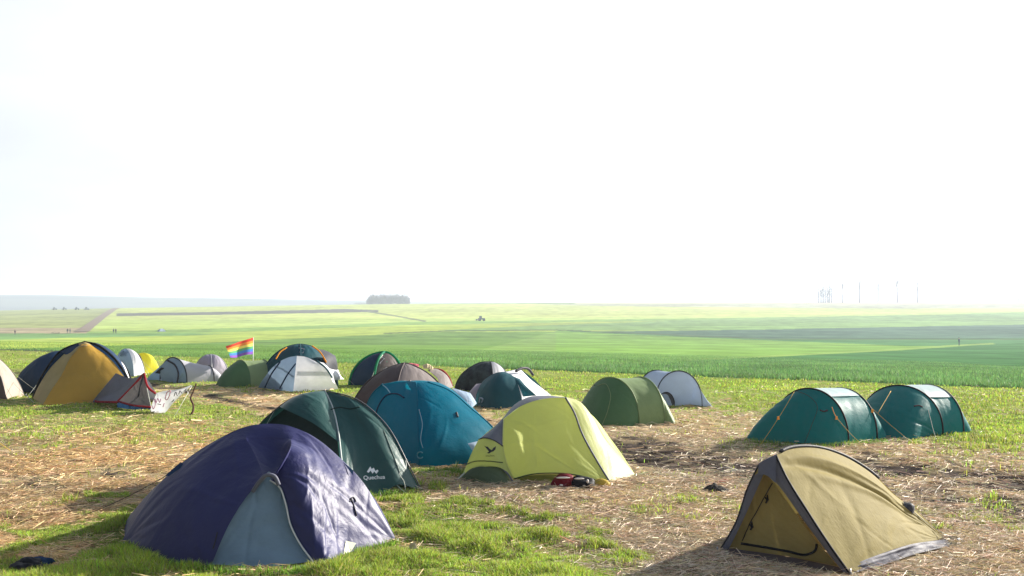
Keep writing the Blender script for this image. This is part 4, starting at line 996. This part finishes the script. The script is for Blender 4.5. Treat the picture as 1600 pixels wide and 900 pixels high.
T.rods("red_edge", M["crimson"], [crv([lf + A(.1, 0, .05), px(160, 628, 24.5), mf + A(0, -.02, -.02)])], .03); T.rods("red_edge", M["crimson"], [crv([mf, px(212, 634, 24.0), rf - A(.06, .02, 0)])], .024)
T.rods("pole", M["charcoal"], [crv([p2, px(219, 605, 24.2), px(214, 633, 24.2)])], .02)
guy(T, p2, G(237, 640), "cord", .008)

# ------------------------------------------------------------------ smaller things around the tents
# banner and crooked stick
t = thing("banner", "white cloth banner with pink and red letters strung beside the grey trekking tent", "banner", Vector(G(255, 644)))
bt = crv([px(245, 614, 24.0), px(262, 610, 23.6), px(280, 608, 23.5), px(300, 601.5, 23.4)]); bbm = crv([px(234, 645, 23.6), px(256, 646, 23.4), px(272, 628, 23.45), px(297, 604.5, 23.42)])
bg = coons(bt, bbm, crv([bt[0], px(238, 630, 23.8), bbm[0]]), crv([bt[-1], bbm[-1]]), A(-8, 26, 0), .10, nu=40, nv=24, wr=.03, wf=(4, 2))
b = MB(); b.grid(bg); b.build("cloth", fabric("fabric_banner", (.66, .66, .70), transl=.35), t)
class Dr(Tent):
    def __init__(s, t, gs): s.t = t; s.vv, s.ff, s.n = [], [], 0; s.c = A(0, 0, 0); [s.reg(g) for g in gs]
D_ = Dr(t, [bg]); pk = mat("paint_pink", (.6, .16, .32), rough=.7); rd = mat("paint_red", (.5, .10, .15), rough=.7); bl = mat("paint_black", (.03, .03, .05), rough=.7)
for m, pts in ((pk, [(241, 622), (243, 634), (240, 639), (238, 634)]), (pk, [(243, 624), (245, 629), (247, 623), (250, 629), (252, 623)]), (bl, [(247, 631), (252, 632)]), (rd, [(259, 622), (262, 613), (266, 611), (265, 618), (260, 625), (258, 622)]), (pk, [(255, 636), (257, 630)]), (bl, [(272, 619), (275, 613), (277, 618)]), (bl, [(279, 616), (282, 611), (284, 614)]), (bl, [(268, 628), (272, 624)]), (bl, [(288, 611), (291, 607)])):
    D_.seam("lettering", m, pts, .009, .012, n=16)
t = thing("wooden_stick", "crooked brown stick standing in the grass at the end of the banner", "stick", Vector(G(297, 652)))
b = MB(); b.tube(crv([px(307, 599, 23.2), px(302, 612, 23.15), px(298, 622, 23.1), px(302, 633, 23.05), px(302, 640, 23.0), px(296, 653, 22.9)]), .018, 8, .026); b.build("stick", mat("bark_brown", (.09, .04, .02), rough=.9, bump=.004, nscale=30, use_uv=False), t)
for a_, b_ in ((px(300, 603, 23.3), G(270, 655)), (px(291, 609, 23.4), px(298, 622, 23.1))):
    b = MB(); b.tube([a_, b_], .005, 5); b.build("string", M["cord"], t)

# rainbow flag
t = thing("rainbow_flag", "rainbow striped flag waving on a thin white pole", "flag", Vector(Gd(395, 33)))
b = MB(); b.tube([Gd(395, 33), px(396, 527, 33)], .014, 8, .010); b.build("flagpole", mat("pole_white", (.7, .7, .7), rough=.4), t)
nu, nv = 40, 25
tc_ = crv([px(395.3, 527.5, 33), px(380, 532, 32.95), px(366, 537, 33.1), px(353, 541, 33.0)], nu); bc_ = crv([px(395, 553.5, 33), px(384, 554.5, 33.1), px(370, 558.5, 32.95), px(359, 559, 33.1)], nu)
v_ = np.linspace(0, 1, nv)[:, None, None]; fg = tc_[None] * (1 - v_) + bc_[None] * v_
fg[..., 1] += np.sin(np.linspace(0, 9, nu + 1))[None, :] * .06 + np.sin(np.linspace(0, 5, nu + 1)[None, :] + np.linspace(0, 3, nv)[:, None]) * .05
rb = [(.66, .07, .05), (.82, .28, .07), (.82, .68, .16), (.12, .38, .18), (.08, .22, .6), (.24, .10, .46)]
for k in range(6):
    b = MB(); b.grid(fg[k * 4:k * 4 + 5]); b.build("stripe", fabric("stripe_cloth", rb[k], transl=.5, bump=.004), t)

# bag under the lime tent
t = thing("duffel_bag", "red and black bag with white print under the hem of the lime tent", "bag", Vector(Gd(895, 13.95)))
def blob(c, rx, ry, rz, n=14, amp=.12, rot=0, flat=True):
    th = np.linspace(0, 2 * math.pi, 2 * n + 1); ph = np.linspace(.02, math.pi - .02, n)
    TH, PH = np.meshgrid(th, ph); x, y, z = np.sin(PH) * np.cos(TH), np.sin(PH) * np.sin(TH), np.cos(PH)
    s = rng.random() * 30
    k = 1 + amp * 2 * (fbm(x * 1.5 + s + 10, y * 1.5 + z * 1.3 + 10, 3) - .5)
    g = np.stack([x * rx * k, y * ry * k, z * rz * k], -1)
    if flat: g[..., 2] = np.maximum(g[..., 2], -rz * .75)
    ca, sa = math.cos(rot), math.sin(rot); g = np.stack([g[..., 0] * ca - g[..., 1] * sa, g[..., 0] * sa + g[..., 1] * ca, g[..., 2]], -1)
    return g + np.array(c)
b = MB(); b.grid(blob(px(881, 755, 13.82), .18, .13, .135, amp=.3)); b.build("bag_body", fabric("fabric_dark_red", (.16, .012, .02)), t)
b = MB(); b.grid(blob(px(908, 756, 13.8), .18, .13, .12, amp=.35)); o = b.build("bag_end", M["black_cloth"], t)
b = MB()
for q in ((880, 746.5, 16, 3), (905, 748, 12, 3), (912, 758, 7, 2), (900, 762, 8, 2), (918, 752, 3, 7), (877, 758, 4, 3)):
    b.grid(blob(px(q[0], q[1], 13.68), q[2] / 160, .02, q[3] / 112 / 2, n=6, flat=False))
b.build("print", mat("print_offwhite", (.6, .56, .52), rough=.6), t)
t = thing("stuff_sack", "small yellow sack at the right end of the bag under the lime tent", "bag", Vector(Gd(935, 13.95)))
b = MB(); b.grid(blob(px(938, 757, 13.92), .14, .09, .08)); b.build("sack_body", fabric("fabric_ochre", (.45, .33, .05)), t); b = MB(); b.grid(blob(px(925, 757, 13.95), .03, .03, .03, n=6)); b.build("drawstring_neck", M["moss"], t)

# soil heap, clothes, twig, stray rope, pale scrap, dry leaf
b = MB(); th = np.linspace(0, 2 * math.pi, 25); rr = np.linspace(0, 1, 9)
TH, RR = np.meshgrid(th, rr); c = G(1118, 769); nz = fbm(RR * np.cos(TH) * 3 + 9, RR * np.sin(TH) * 3 + 9, 3)
b.grid(np.stack([c[0] + RR * np.cos(TH) * .20 * (.7 + .6 * nz), c[1] + RR * np.sin(TH) * .16 * (.7 + .6 * nz), .13 * (1 - RR ** 2) * (.4 + nz) - .01], -1)); o = b.build("molehill", mat("dark_earth", (.035, .03, .024), rough=1, bump=.03, nscale=30, use_uv=False), loc=c); tag(o, "small dark heap of soil on the straw between the lime and tan tents", "soil heap")
t = thing("jacket", "dark jacket lying crumpled in the shaded grass at the lower left corner", "jacket", Vector(G(48, 888)))
b = MB(); b.grid(blob(G(42, 893) + A(0, 0, .05), .17, .13, .08, amp=.5)); b.grid(blob(G(34, 898) + A(0, 0, .04), .13, .10, .07, amp=.5)); b.build("jacket_body", M["black_cloth"], t)
b = MB(); b.grid(blob(G(62, 888) + A(0, 0, .05), .13, .07, .06, amp=.5)); b.build("sleeve", M["navy"], t)
t = thing("stray_rope", "thin yellow rope pegged in the grass at the left edge", "rope", Vector(G(10, 703)))
b = MB(); b.tube([px(-30, 672, 17.2), G(19, 706)], .007, 5); b.build("rope", M["cord_yellow"], t); b = MB(); b.tube([G(19, 706) + A(0, 0, .05), G(19, 706) - A(0, 0, .05)], .006, 5); b.build("peg", M["stake"], t)
b = MB(); c = G(1125, 757)
for i in range(5):
    p = c + A(rng.uniform(-.25, .25), rng.uniform(-.2, .2), .02); q = p + A(rng.uniform(.08, .2), rng.uniform(-.06, .06), rng.uniform(-.01, .02)); b.tube(crv([p, (p + q) / 2 + A(0, .03, .02), q], 6), .006, 5)
o = b.build("baling_twine", mat("twine_pink", (.6, .22, .18), rough=.8), loc=c); tag(o, "pinkish twine scraps on the straw beyond the soil heap", "twine")
b = MB(); c = G(645, 862); b.grid(coons(crv([c + A(-.02, 0, .09), c + A(.02, 0, .1)]), crv([c + A(-.03, 0, 0), c + A(.03, 0, .0)]), crv([c + A(-.02, 0, .09), c + A(-.045, .01, .05), c + A(-.03, 0, 0)]), crv([c + A(.02, 0, .1), c + A(.04, .02, .05), c + A(.03, 0, 0)]), c + A(0, 1, 0), .02, nu=6, nv=8)); o = b.build("dry_leaf", mat("leaf_dry", (.38, .32, .25), rough=.8), loc=c); tag(o, "pale dry leaf standing in the grass right of the violet tent", "leaf")

# ------------------------------------------------------------------ far things
m_tr = mat("tractor_paint", (.02, .10, .09), rough=.5); m_gl = mat("cab_glass", (.05, .08, .10), rough=.15); m_ty = mat("tyre_rubber", (.015, .015, .015), rough=.9); m_im = mat("implement_steel", (.10, .12, .12), rough=.6)
def tractor(label, loc, yaw, imp=2.5, group=None):
    t = thing("tractor", label, "tractor", Vector(loc), group); t.rotation_euler.z = yaw
    def part(n, m, f, par=None, smooth=False):
        b = MB(); f(b); o = b.build(n, m, smooth=smooth); o.location = (0, 0, 0); o.parent = par or t; return o
    part("hood", m_tr, lambda b: (b.box((1.5, 0, 1.25), (2.0, .9, .8), taper=.92)))
    c = part("cab", m_gl, lambda b: b.box((-.1, 0, 1.95), (1.4, 1.5, 1.5), taper=.9))
    part("cab_roof", m_tr, lambda b: b.box((-.1, 0, 2.8), (1.5, 1.6, .18), taper=.9), c)
    part("fender", m_tr, lambda b: (b.box((-.5, .95, 1.55), (1.3, .35, .12)))); part("fender", m_tr, lambda b: b.box((-.5, -.95, 1.55), (1.3, .35, .12)))
    for x, r in ((-.6, .85), (1.9, .6)):
        for y in (-.85, .85):
            part("wheel", m_ty, lambda b: b.cyl((x, y - .22, r), (x, y + .22, r), r, 20))
    if imp:
        part("implement", m_im, lambda b: (b.box((-1.9, 0, .9), (.8, imp, .35)), b.box((-1.5, 0, .8), (.9, .3, .25)), b.box((-2.4, 0, .5), (.4, imp * .9, .5), taper=.6)))
    return t
for i, (x, lab) in enumerate(((85, "leftmost of the four tractors on the left skyline"), (100, "second tractor from the left on the left skyline"), (119.5, "third tractor from the left on the left skyline"), (135, "rightmost of the four tractors on the left skyline"))):
    q = far_ground(x, 484.2, 500); tractor("dark green farm machine, " + lab, q, .25 * i + .1, 1.8, "tractors on the left skyline")
q = far_ground(751, 501.5, 400, 700); tractor("dark tractor with wide implement driving across the pale green field", q, .25, 5.5)

def person(label, x, y, h=1.75, lo=150, col=(.03, .04, .06), yaw=0, group=None, legs=(.03, .035, .05)):
    q = far_ground(x, y, lo, 700)
    t = thing("person", label, "person", Vector(q), group)
    bm_v = [(0, 0, .95), (0, 0, 1.2), (0, 0, 1.42), (0, 0, 1.52), (0, .01, 1.66), (.11, 0, .9), (.13, .04, .5), (.14, 0, .08), (.14, -.12, .03), (-.11, 0, .9), (-.13, -.06, .5), (-.15, 0, .08), (-.15, -.12, .03), (.2, 0, 1.4), (.27, 0, 1.12), (.28, -.06, .88), (-.2, 0, 1.4), (-.27, 0, 1.12), (-.28, -.06, .88)]
    ed = [(0, 1), (1, 2), (2, 3), (3, 4), (0, 5), (5, 6), (6, 7), (7, 8), (0, 9), (9, 10), (10, 11), (11, 12), (2, 13), (13, 14), (14, 15), (2, 16), (16, 17), (17, 18)]
    rad = [.15, .16, .17, .06, .115, .1, .07, .05, .045, .1, .07, .05, .045, .07, .05, .04, .07, .05, .04]
    me = bpy.data.meshes.new("body"); me.from_pydata([(a * h / 1.75, b * h / 1.75, c * h / 1.75) for a, b, c in bm_v], ed, [])
    o = bpy.data.objects.new("body", me); COL.objects.link(o)
    sk_ = o.modifiers.new("skin", 'SKIN')
    for i, r in enumerate(rad): me.skin_vertices[0].data[i].radius = (r, r)
    me.skin_vertices[0].data[0].use_root = True
    ss = o.modifiers.new("sub", 'SUBSURF'); ss.levels = ss.render_levels = 1
    m2 = bpy.data.meshes.new_from_object(o.evaluated_get(bpy.context.evaluated_depsgraph_get()))
    bpy.data.objects.remove(o)
    o = bpy.data.objects.new("body", m2); COL.objects.link(o); m2.materials.append(mat("person_clothes", col, rough=.9, use_uv=False)); m2.materials.append(M_skin)
    for f in m2.polygons: f.material_index = 1 if f.center.z > 1.52 * h / 1.75 else 0
    o.parent = t; t.rotation_euler.z = yaw
    b = MB(); b.grid(blob((0, .03, 1.70 * h / 1.75), .12, .13, .10, n=8, flat=False)); hh = b.build("hair", M_hair); hh.location = (0, 0, 0); hh.parent = t
M_skin = mat("skin", (.45, .28, .2), rough=.6); M_hair = mat("hair_dark", (.03, .02, .015), rough=.7)
person("person in dark clothes, left of the pair beside the dirt track", 105.5, 521, yaw=.3, lo=200, group=None)
person("person in grey clothes, right of the pair beside the dirt track", 109.5, 521, yaw=-.4, lo=200, col=(.10, .12, .14))
person("person in dark blue, left of the pair right of the dirt track", 177.5, 521, h=1.7, yaw=.2, lo=200, col=(.03, .05, .09))
person("person in black, right of the pair right of the dirt track", 181, 521, h=1.75, yaw=1.0, lo=200, col=(.02, .02, .03))
person("person alone on the far left field edge", 23.5, 523, h=1.7, yaw=.9, lo=200, col=(.06, .03, .04))
person("person in dark clothes walking alone in the green field on the right", 1498.5, 540, h=1.85, yaw=.6, lo=120, col=(.02, .03, .08))
# small pale tent far out in the field
q = far_ground(252, 518, 250, 600)
T = Tent("far_tent", "tiny pale blue tent far out in the field beyond the camp", q)
dome(T, [q + A(-1.6, .2, 0), q + A(-.3, -1.2, 0), q + A(1.6, .3, 0), q + A(.3, 1.4, 0)], q + A(.1, 0, 1.1), ["blue_grey", "white_blue", "white_blue", "blue_grey"])

# bare trees
m_bark = mat("bark_grey", (.10, .09, .085), rough=.95, use_uv=False)
def bare_tree(label, base, H, seed, spread=.22, name="bare_tree", group="bare trees on the right skyline", bare=.4, thick=.036):
    r = random.Random(seed); t = thing(name, label, "tree", Vector(base), group)
    tr, cr = MB(), MB(); b0 = np.array(base, float)
    pts = [b0 + A(r.uniform(-.02, .02) * H * k / 5, 0, H * .8 * k / 5) for k in range(6)]
    tr.tube(pts, H * thick, 5, H * thick * .4); tr.build("trunk", m_bark, t)
    for i in range(26):
        z = H * (bare + (.8 - bare) * r.random() ** .8); a = r.uniform(0, 6.28); L = H * spread * r.uniform(.4, 1.2) * (1.2 - z / H)
        p0 = b0 + A(0, 0, z); d = A(math.cos(a) * L * .7, math.sin(a) * L * .7, L * 1.1)
        cr.tube([p0, p0 + d * .5 + A(0, 0, L * .05), p0 + d], H * .005, 3, H * .002)
        for j in range(5):
            f = r.uniform(.3, 1); a2 = r.uniform(0, 6.28); q0 = p0 + d * f; cr.tube([q0, q0 + A(math.cos(a2) * L * .25, math.sin(a2) * L * .25, L * r.uniform(.2, .5))], H * .005, 3, H * .002)
    cr.build("crown", m_bark, t)
places = {1317: "first", 1343: "second", 1372: "third", 1402: "fourth", 1434: "fifth"}
for i, (x, top) in enumerate(((1317, 437), (1343, 434), (1372, 438), (1402, 429), (1434, 434))):
    q = far_ground(x, 471.0, 900, 1110); H = (472 - top) * q[1] / F
    bare_tree("slender bare tree, %s of the five single trees right of the grove" % places[x], q, H, i + 3, spread=.28, bare=.42)
gx = [1257, 1260, 1263, 1267, 1271, 1275, 1278.5, 1281.5, 1284.5, 1287.5, 1290.5, 1293.5, 1296, 1299]
for i, x in enumerate(gx):
    q = far_ground(x, 471.0, 900, 1100); kq = 1 + .010 * math.sin(i * 2.1); q = A(q[0] * kq, q[1] * kq, q[2] - .1); H = (472 - (456 + 2 * math.sin(i * 3) if x < 1276 else 438 + 2.5 * math.sin(i * 2))) * q[1] / F
    bare_tree("bare tree in the tight grove on the right skyline", q, H, 40 + i, spread=.17, name="grove_tree", group="trees of the right skyline grove", bare=.15, thick=.036)
# rounded bushes along the right skyline
def bush(label, x, y, w, h, lo=800, group=None, name="bush", m=None, n=500, cat="bush", boxy=False):
    q = far_ground(x, y, lo); sc = q[1] / F; W, Hh = w * sc / 2, h * sc
    t = thing(name, label, cat, Vector(q), group); V = []
    r2 = np.random.default_rng(int(x))
    p = r2.normal(size=(n, 3)); p /= np.linalg.norm(p, axis=1)[:, None]; p *= r2.uniform(.5, 1, (n, 1)) ** .4
    p = p * A(W, W * .7, Hh * .55) + q + A(0, 0, Hh * .48)
    s = Hh * .09
    o1, o2 = r2.normal(size=(n, 3)) * s, r2.normal(size=(n, 3)) * s
    tri = np.stack([p, p + o1, p + o2], 1).reshape(-1, 3)
    b = MB(); b.poly(tri, [[3 * i, 3 * i + 1, 3 * i + 2] for i in range(n)]); b.build("foliage", m or m_bush, t, smooth=False)
    b = MB(); b.tube([q, q + A(0, 0, Hh * .4)], s * .8, 5, s * .3); b.build("stem", m_bark, t)
m_bush = mat("bush_twigs", (.06, .08, .05), rough=.95, use_uv=False)
wh = ["leftmost", "second", "third", "fourth", "fifth", "sixth", "rightmost"]
for i, (x, w, h) in enumerate(((1423 + 84, 9, 3), (1531, 9, 3), (1545, 8, 3), (1559, 10, 5), (1572, 10, 5.5), (1588, 11, 6), (1600, 10, 6))):
    bush("small round bush on the right skyline, %s of the row" % wh[i], x, 472.2, w, h, group="bushes on the right skyline")
# wood on the middle skyline
q0 = far_ground(607, 473.5, 900); n = 9000; r2 = np.random.default_rng(5)
sc = q0[1] / F
u = r2.uniform(-1, 1, n); dd = r2.uniform(-1, 1, n); hgt = 14.5 * sc * np.clip(1.0 - np.abs(u) ** 9 * .4 + (fbm(u * 22 + 40, dd * 2 + 9, 3) - .5) * .75, 0, 2)
zz = r2.random(n) ** .75 * hgt * r2.uniform(.75, 1.05, n)
P_ = np.stack([q0[0] + u * 32.5 * sc, q0[1] + dd * 16, q0[2] - .3 + zz], 1)
s1 = r2.normal(size=(n, 3)) * A(.3, .3, 1.3); s2 = r2.normal(size=(n, 3)) * A(.5, .5, .5)
tri = np.stack([P_, P_ + s1, P_ + s2], 1).reshape(-1, 3)
fastmesh("far_wood", tri, n, 3, mat("wood_twigs", (.085, .075, .085), rough=.95, use_uv=False), kind="stuff")
bush("low hedge left of the wood on the middle skyline", 564, 474, 22, 2.6, name="hedge", n=900)
bush("dark bush beside the left end of the dirt track", 87, 521.5, 14, 3, lo=200)

# ------------------------------------------------------------------ grass, straw and crop
def proj_uniform(n, y0, y1, x0=-120, x1=1720, pw=1.0):
    y = y0 + (y1 - y0) * rng.random(n) ** pw; x = rng.uniform(x0, x1, n); d = CAMZ * F / (y - HZ); return (x - 800) * d / F, d
m_blade = mat("grass_blade", attr="Col", rough=.55, transl=.45, spec=.25, use_uv=False)
m_straw = mat("straw_strand", attr="Col", rough=.6, transl=.15, spec=.3, use_uv=False)
tent_foot = []
def blades(name, X, Y, h, w, cols, lean=.5, kind="stuff", m=m_blade):
    n = len(X); Z = terr(X, Y)
    a = rng.uniform(0, 2 * math.pi, n); ca, sa = np.cos(a), np.sin(a)
    b2 = rng.uniform(0, 2 * math.pi, n); ln = rng.uniform(.1, 1, n) * lean * h
    p0 = np.stack([X - ca * w / 2, Y - sa * w / 2, Z - .01], 1); p1 = np.stack([X + ca * w / 2, Y + sa * w / 2, Z - .01], 1)
    mx, my = X + np.cos(b2) * ln * .35, Y + np.sin(b2) * ln * .35
    p2 = np.stack([mx + ca * w * .42, my + sa * w * .42, Z + h * .6], 1); p3 = np.stack([mx - ca * w * .42, my - sa * w * .42, Z + h * .6], 1)
    tip = np.stack([X + np.cos(b2) * ln, Y + np.sin(b2) * ln, Z + h], 1)
    V = np.stack([p0, p1, p2, p0, p2, p3, p3, p2, tip], 1).reshape(-1, 3)
    return fastmesh(name, V, n * 3, 3, m, cols=np.repeat(cols, 9, axis=0), kind=kind)
def inside_tents(X, Y):
    """True where a tent's groundsheet keeps the grass from growing"""
    r = np.zeros(len(X), bool)
    for P in FOOT: r |= inpoly(X, Y, P)
    return r
FOOT = []
for P in ([(195, 858), (270, 888), (330, 893), (495, 893), (612, 850), (560, 800), (480, 780), (300, 790)],
          [(420, 740), (545, 776), (650, 766), (600, 720), (480, 690)], [(570, 694), (655, 728), (780, 722), (700, 680)],
          [(722, 750), (806, 757), (950, 758), (985, 745), (900, 715), (760, 715)], [(1124, 868), (1322, 903), (1370, 892), (1500, 856), (1400, 800), (1180, 820)],
          [(1170, 686), (1258, 695), (1320, 691), (1380, 685), (1340, 670), (1200, 672)], [(1362, 682), (1470, 679), (1515, 674), (1480, 660), (1380, 665)],
          [(890, 650), (935, 665), (1000, 663), (1050, 662), (1020, 645), (920, 645)], [(60, 625), (67, 631), (203, 628), (190, 612), (80, 612)], [(405, 604), (458, 611), (526, 607), (500, 596), (420, 598)]):
    FOOT.append([tuple(G(*p)[:2]) for p in P])

FOOT.append([tuple(G(1118, 769)[:2] + A(.22 * math.cos(a), .2 * math.sin(a))) for a in np.linspace(0, 6.2, 12)])
def palette(n, base, spread):
    c = np.array(base)[None] * (1 + rng.normal(0, spread, (n, 1))) * (1 + rng.normal(0, spread * .4, (n, 3))); return np.clip(c, .004, .9)
# meadow grass
X, Y = proj_uniform(560000, 548, 925, pw=.75)
X2, Y2 = rng.uniform(-6.5, 6.5, 380000), rng.uniform(8.6, 13.5, 380000)
k = np.abs(X2) < Y2 * .56 + .5; X, Y = np.concatenate([X, X2[k]]), np.concatenate([Y, Y2[k]])
g, m = cover(X, Y)
keep = (rng.random(len(X)) < (g * 1.05) ** 1.7 * np.clip(fbm(X * 4 + 2, Y * 4, 2) * 2.6 - .55 + sstep(14, 22, Y), .12, 1) * (1 - m * .9)) & (yeff(X, Y) < 38.4) & ~inside_tents(X, Y)
X, Y, g = X[keep], Y[keep], g[keep]
clump = fbm(X * 2.2 + 5, Y * 2.2, 3); patch = fbm(X * .5, Y * .5 + 40, 3)
h = (.022 + .095 * np.clip(clump * 2.2 - .75, 0, 1) * rng.uniform(.4, 1.3, len(X))) * (.5 + .5 * g) * (1 + Y / 60) * (1 - .5 * sstep(15, 24, Y))
w = rng.uniform(.005, .011, len(X)) * np.maximum(1, Y / 10)
c = palette(len(X), (.27, .37, .05), .30) * (1 + (patch - .5) * .9)[:, None]
c += (clump - .5)[:, None] * A(.10, .06, 0); dry = rng.random(len(X)) < .18; c[dry] = palette(dry.sum(), (.38, .33, .14), .2)
blades("meadow_grass", X, Y, h, w, np.clip(c, .01, .8), lean=.8)
# a taller rim of grass along the near tents
pts = []
for P, n_ in (([(190, 858), (230, 878), (270, 890), (330, 897), (420, 900), (495, 898), (530, 888), (555, 872), (600, 860), (622, 852)], 2200), ([(640, 742), (700, 738), (725, 745)], 900), ([(1170, 690), (1258, 700), (1320, 696), (1385, 690)], 900), ([(545, 786), (580, 778), (655, 772)], 500)):
    P = np.array([G(*q)[:2] for q in P]); L = np.concatenate([[0], np.cumsum(np.linalg.norm(np.diff(P, axis=0), axis=1))]); t_ = rng.uniform(0, L[-1], n_)
    pts.append(np.stack([np.interp(t_, L, P[:, 0]) + rng.normal(0, .05, n_), np.interp(t_, L, P[:, 1]) - np.abs(rng.normal(0, .07, n_))], 1))
P = np.concatenate(pts)
blades("grass_rim", P[:, 0], P[:, 1], rng.uniform(.04, .12, len(P)), rng.uniform(.005, .010, len(P)), palette(len(P), (.16, .28, .035), .3), lean=.7)
# straw and dead stalks lying about
def strands(name, X, Y, L, w, cols, z0=.004, z1=.035, tilt=.18):
    n = len(X); a = rng.uniform(0, 2 * math.pi, n) ; a = np.where(rng.random(n) < .5, rng.normal(0.1, .5, n), a)
    dx, dy = np.cos(a), np.sin(a); dz = rng.normal(0, tilt, n); Z = terr(X, Y) + rng.uniform(z0, z1, n)
    bend = rng.normal(0, .12, n) * L
    P0 = np.stack([X - dx * L / 2, Y - dy * L / 2, Z - dz * L / 2], 1); P2 = np.stack([X + dx * L / 2, Y + dy * L / 2, Z + dz * L / 2], 1)
    P1 = np.stack([X - dy * bend, Y + dx * bend, Z + np.abs(bend) * .3], 1)
    for Pq in (P0, P2): Pq[:, 2] = np.maximum(Pq[:, 2], terr(Pq[:, 0], Pq[:, 1]) + .002)
    wv = np.stack([-dy * w / 2, dx * w / 2, rng.normal(0, .5, n) * w], 1)
    V = np.stack([P0 - wv, P0 + wv, P1 + wv, P1 - wv, P1 - wv, P1 + wv, P2 + wv, P2 - wv], 1).reshape(-1, 3)
    return fastmesh(name, V, n * 2, 4, m_straw, cols=np.repeat(cols, 8, axis=0), kind="stuff")
X, Y = proj_uniform(560000, 600, 925, pw=.7)
X2, Y2 = rng.uniform(-7, 7, 420000), rng.uniform(8.6, 14.5, 420000)
kk = np.abs(X2) < Y2 * .56 + .5; X, Y = np.concatenate([X, X2[kk]]), np.concatenate([Y, Y2[kk]])
g, m = cover(X, Y); dens = fbm(X * 1.3 + 50, Y * 1.3, 4)
keep = (rng.random(len(X)) < (1 - g * .93) * (1 - m * .86) ** 1.1 * np.clip(dens * 4 - 1.4, .15, .8)) & ~inside_tents(X, Y); X, Y = X[keep], Y[keep]
c = palette(len(X), (.60, .465, .285), .2); bl = rng.random(len(X)) < .14; c[bl] = palette(bl.sum(), (.74, .62, .45), .1); dk = rng.random(len(X)) < .12; c[dk] = palette(dk.sum(), (.15, .10, .06), .3)
warm = fbm(X * .3 + 9, Y * .3, 2) - .5; gold = sstep(3, -3, X)[:, None]; c *= (1 + warm[:, None] * A(.5, .35, .1)) * (gold * A(1.08, .98, .82) + (1 - gold) * A(1.06, 1.06, 1.12))
strands("straw", X, Y, rng.gamma(3, .045, len(X)).clip(.05, .38) * (1 + Y / 60), rng.uniform(.0018, .0042, len(X)) * np.maximum(1, Y / 11), np.clip(c, .01, .85))
# the drilled crop beyond the camp edge
n = 400000; X = rng.uniform(-55, 45, n); u = rng.random(n) ** 1.6 * 90; Y = 38.7 - EDGE * X + u
k = (np.abs(X) < Y * .6 + 2); X, Y, u = X[k], Y[k], u[k]
right = sstep(-16, 2, X)
row = np.abs(((X * .87 - Y * .49 + fbm(X * .3, Y * .3, 2) * .3) / .5) % 1 - .5)
k = (rng.random(len(X)) < (.25 + .75 * right)) & (rng.random(len(X)) < 1.1 - row * 1.2); X, Y, u, right = X[k], Y[k], u[k], right[k]
lum = fbm(X * .5, Y * .25, 3)
c = palette(len(X), (.115, .225, .065), .25) * (1 + (lum - .5)[:, None] * 1.0)
blades("young_crop", X, Y, rng.uniform(.08, .19, len(X)) * (.45 + .55 * right) * (1 - .55 * np.clip(u / 70, 0, 1)) * (1 + (lum - .5)), rng.uniform(.012, .026, len(X)), np.clip(c, .01, .7), lean=.6)
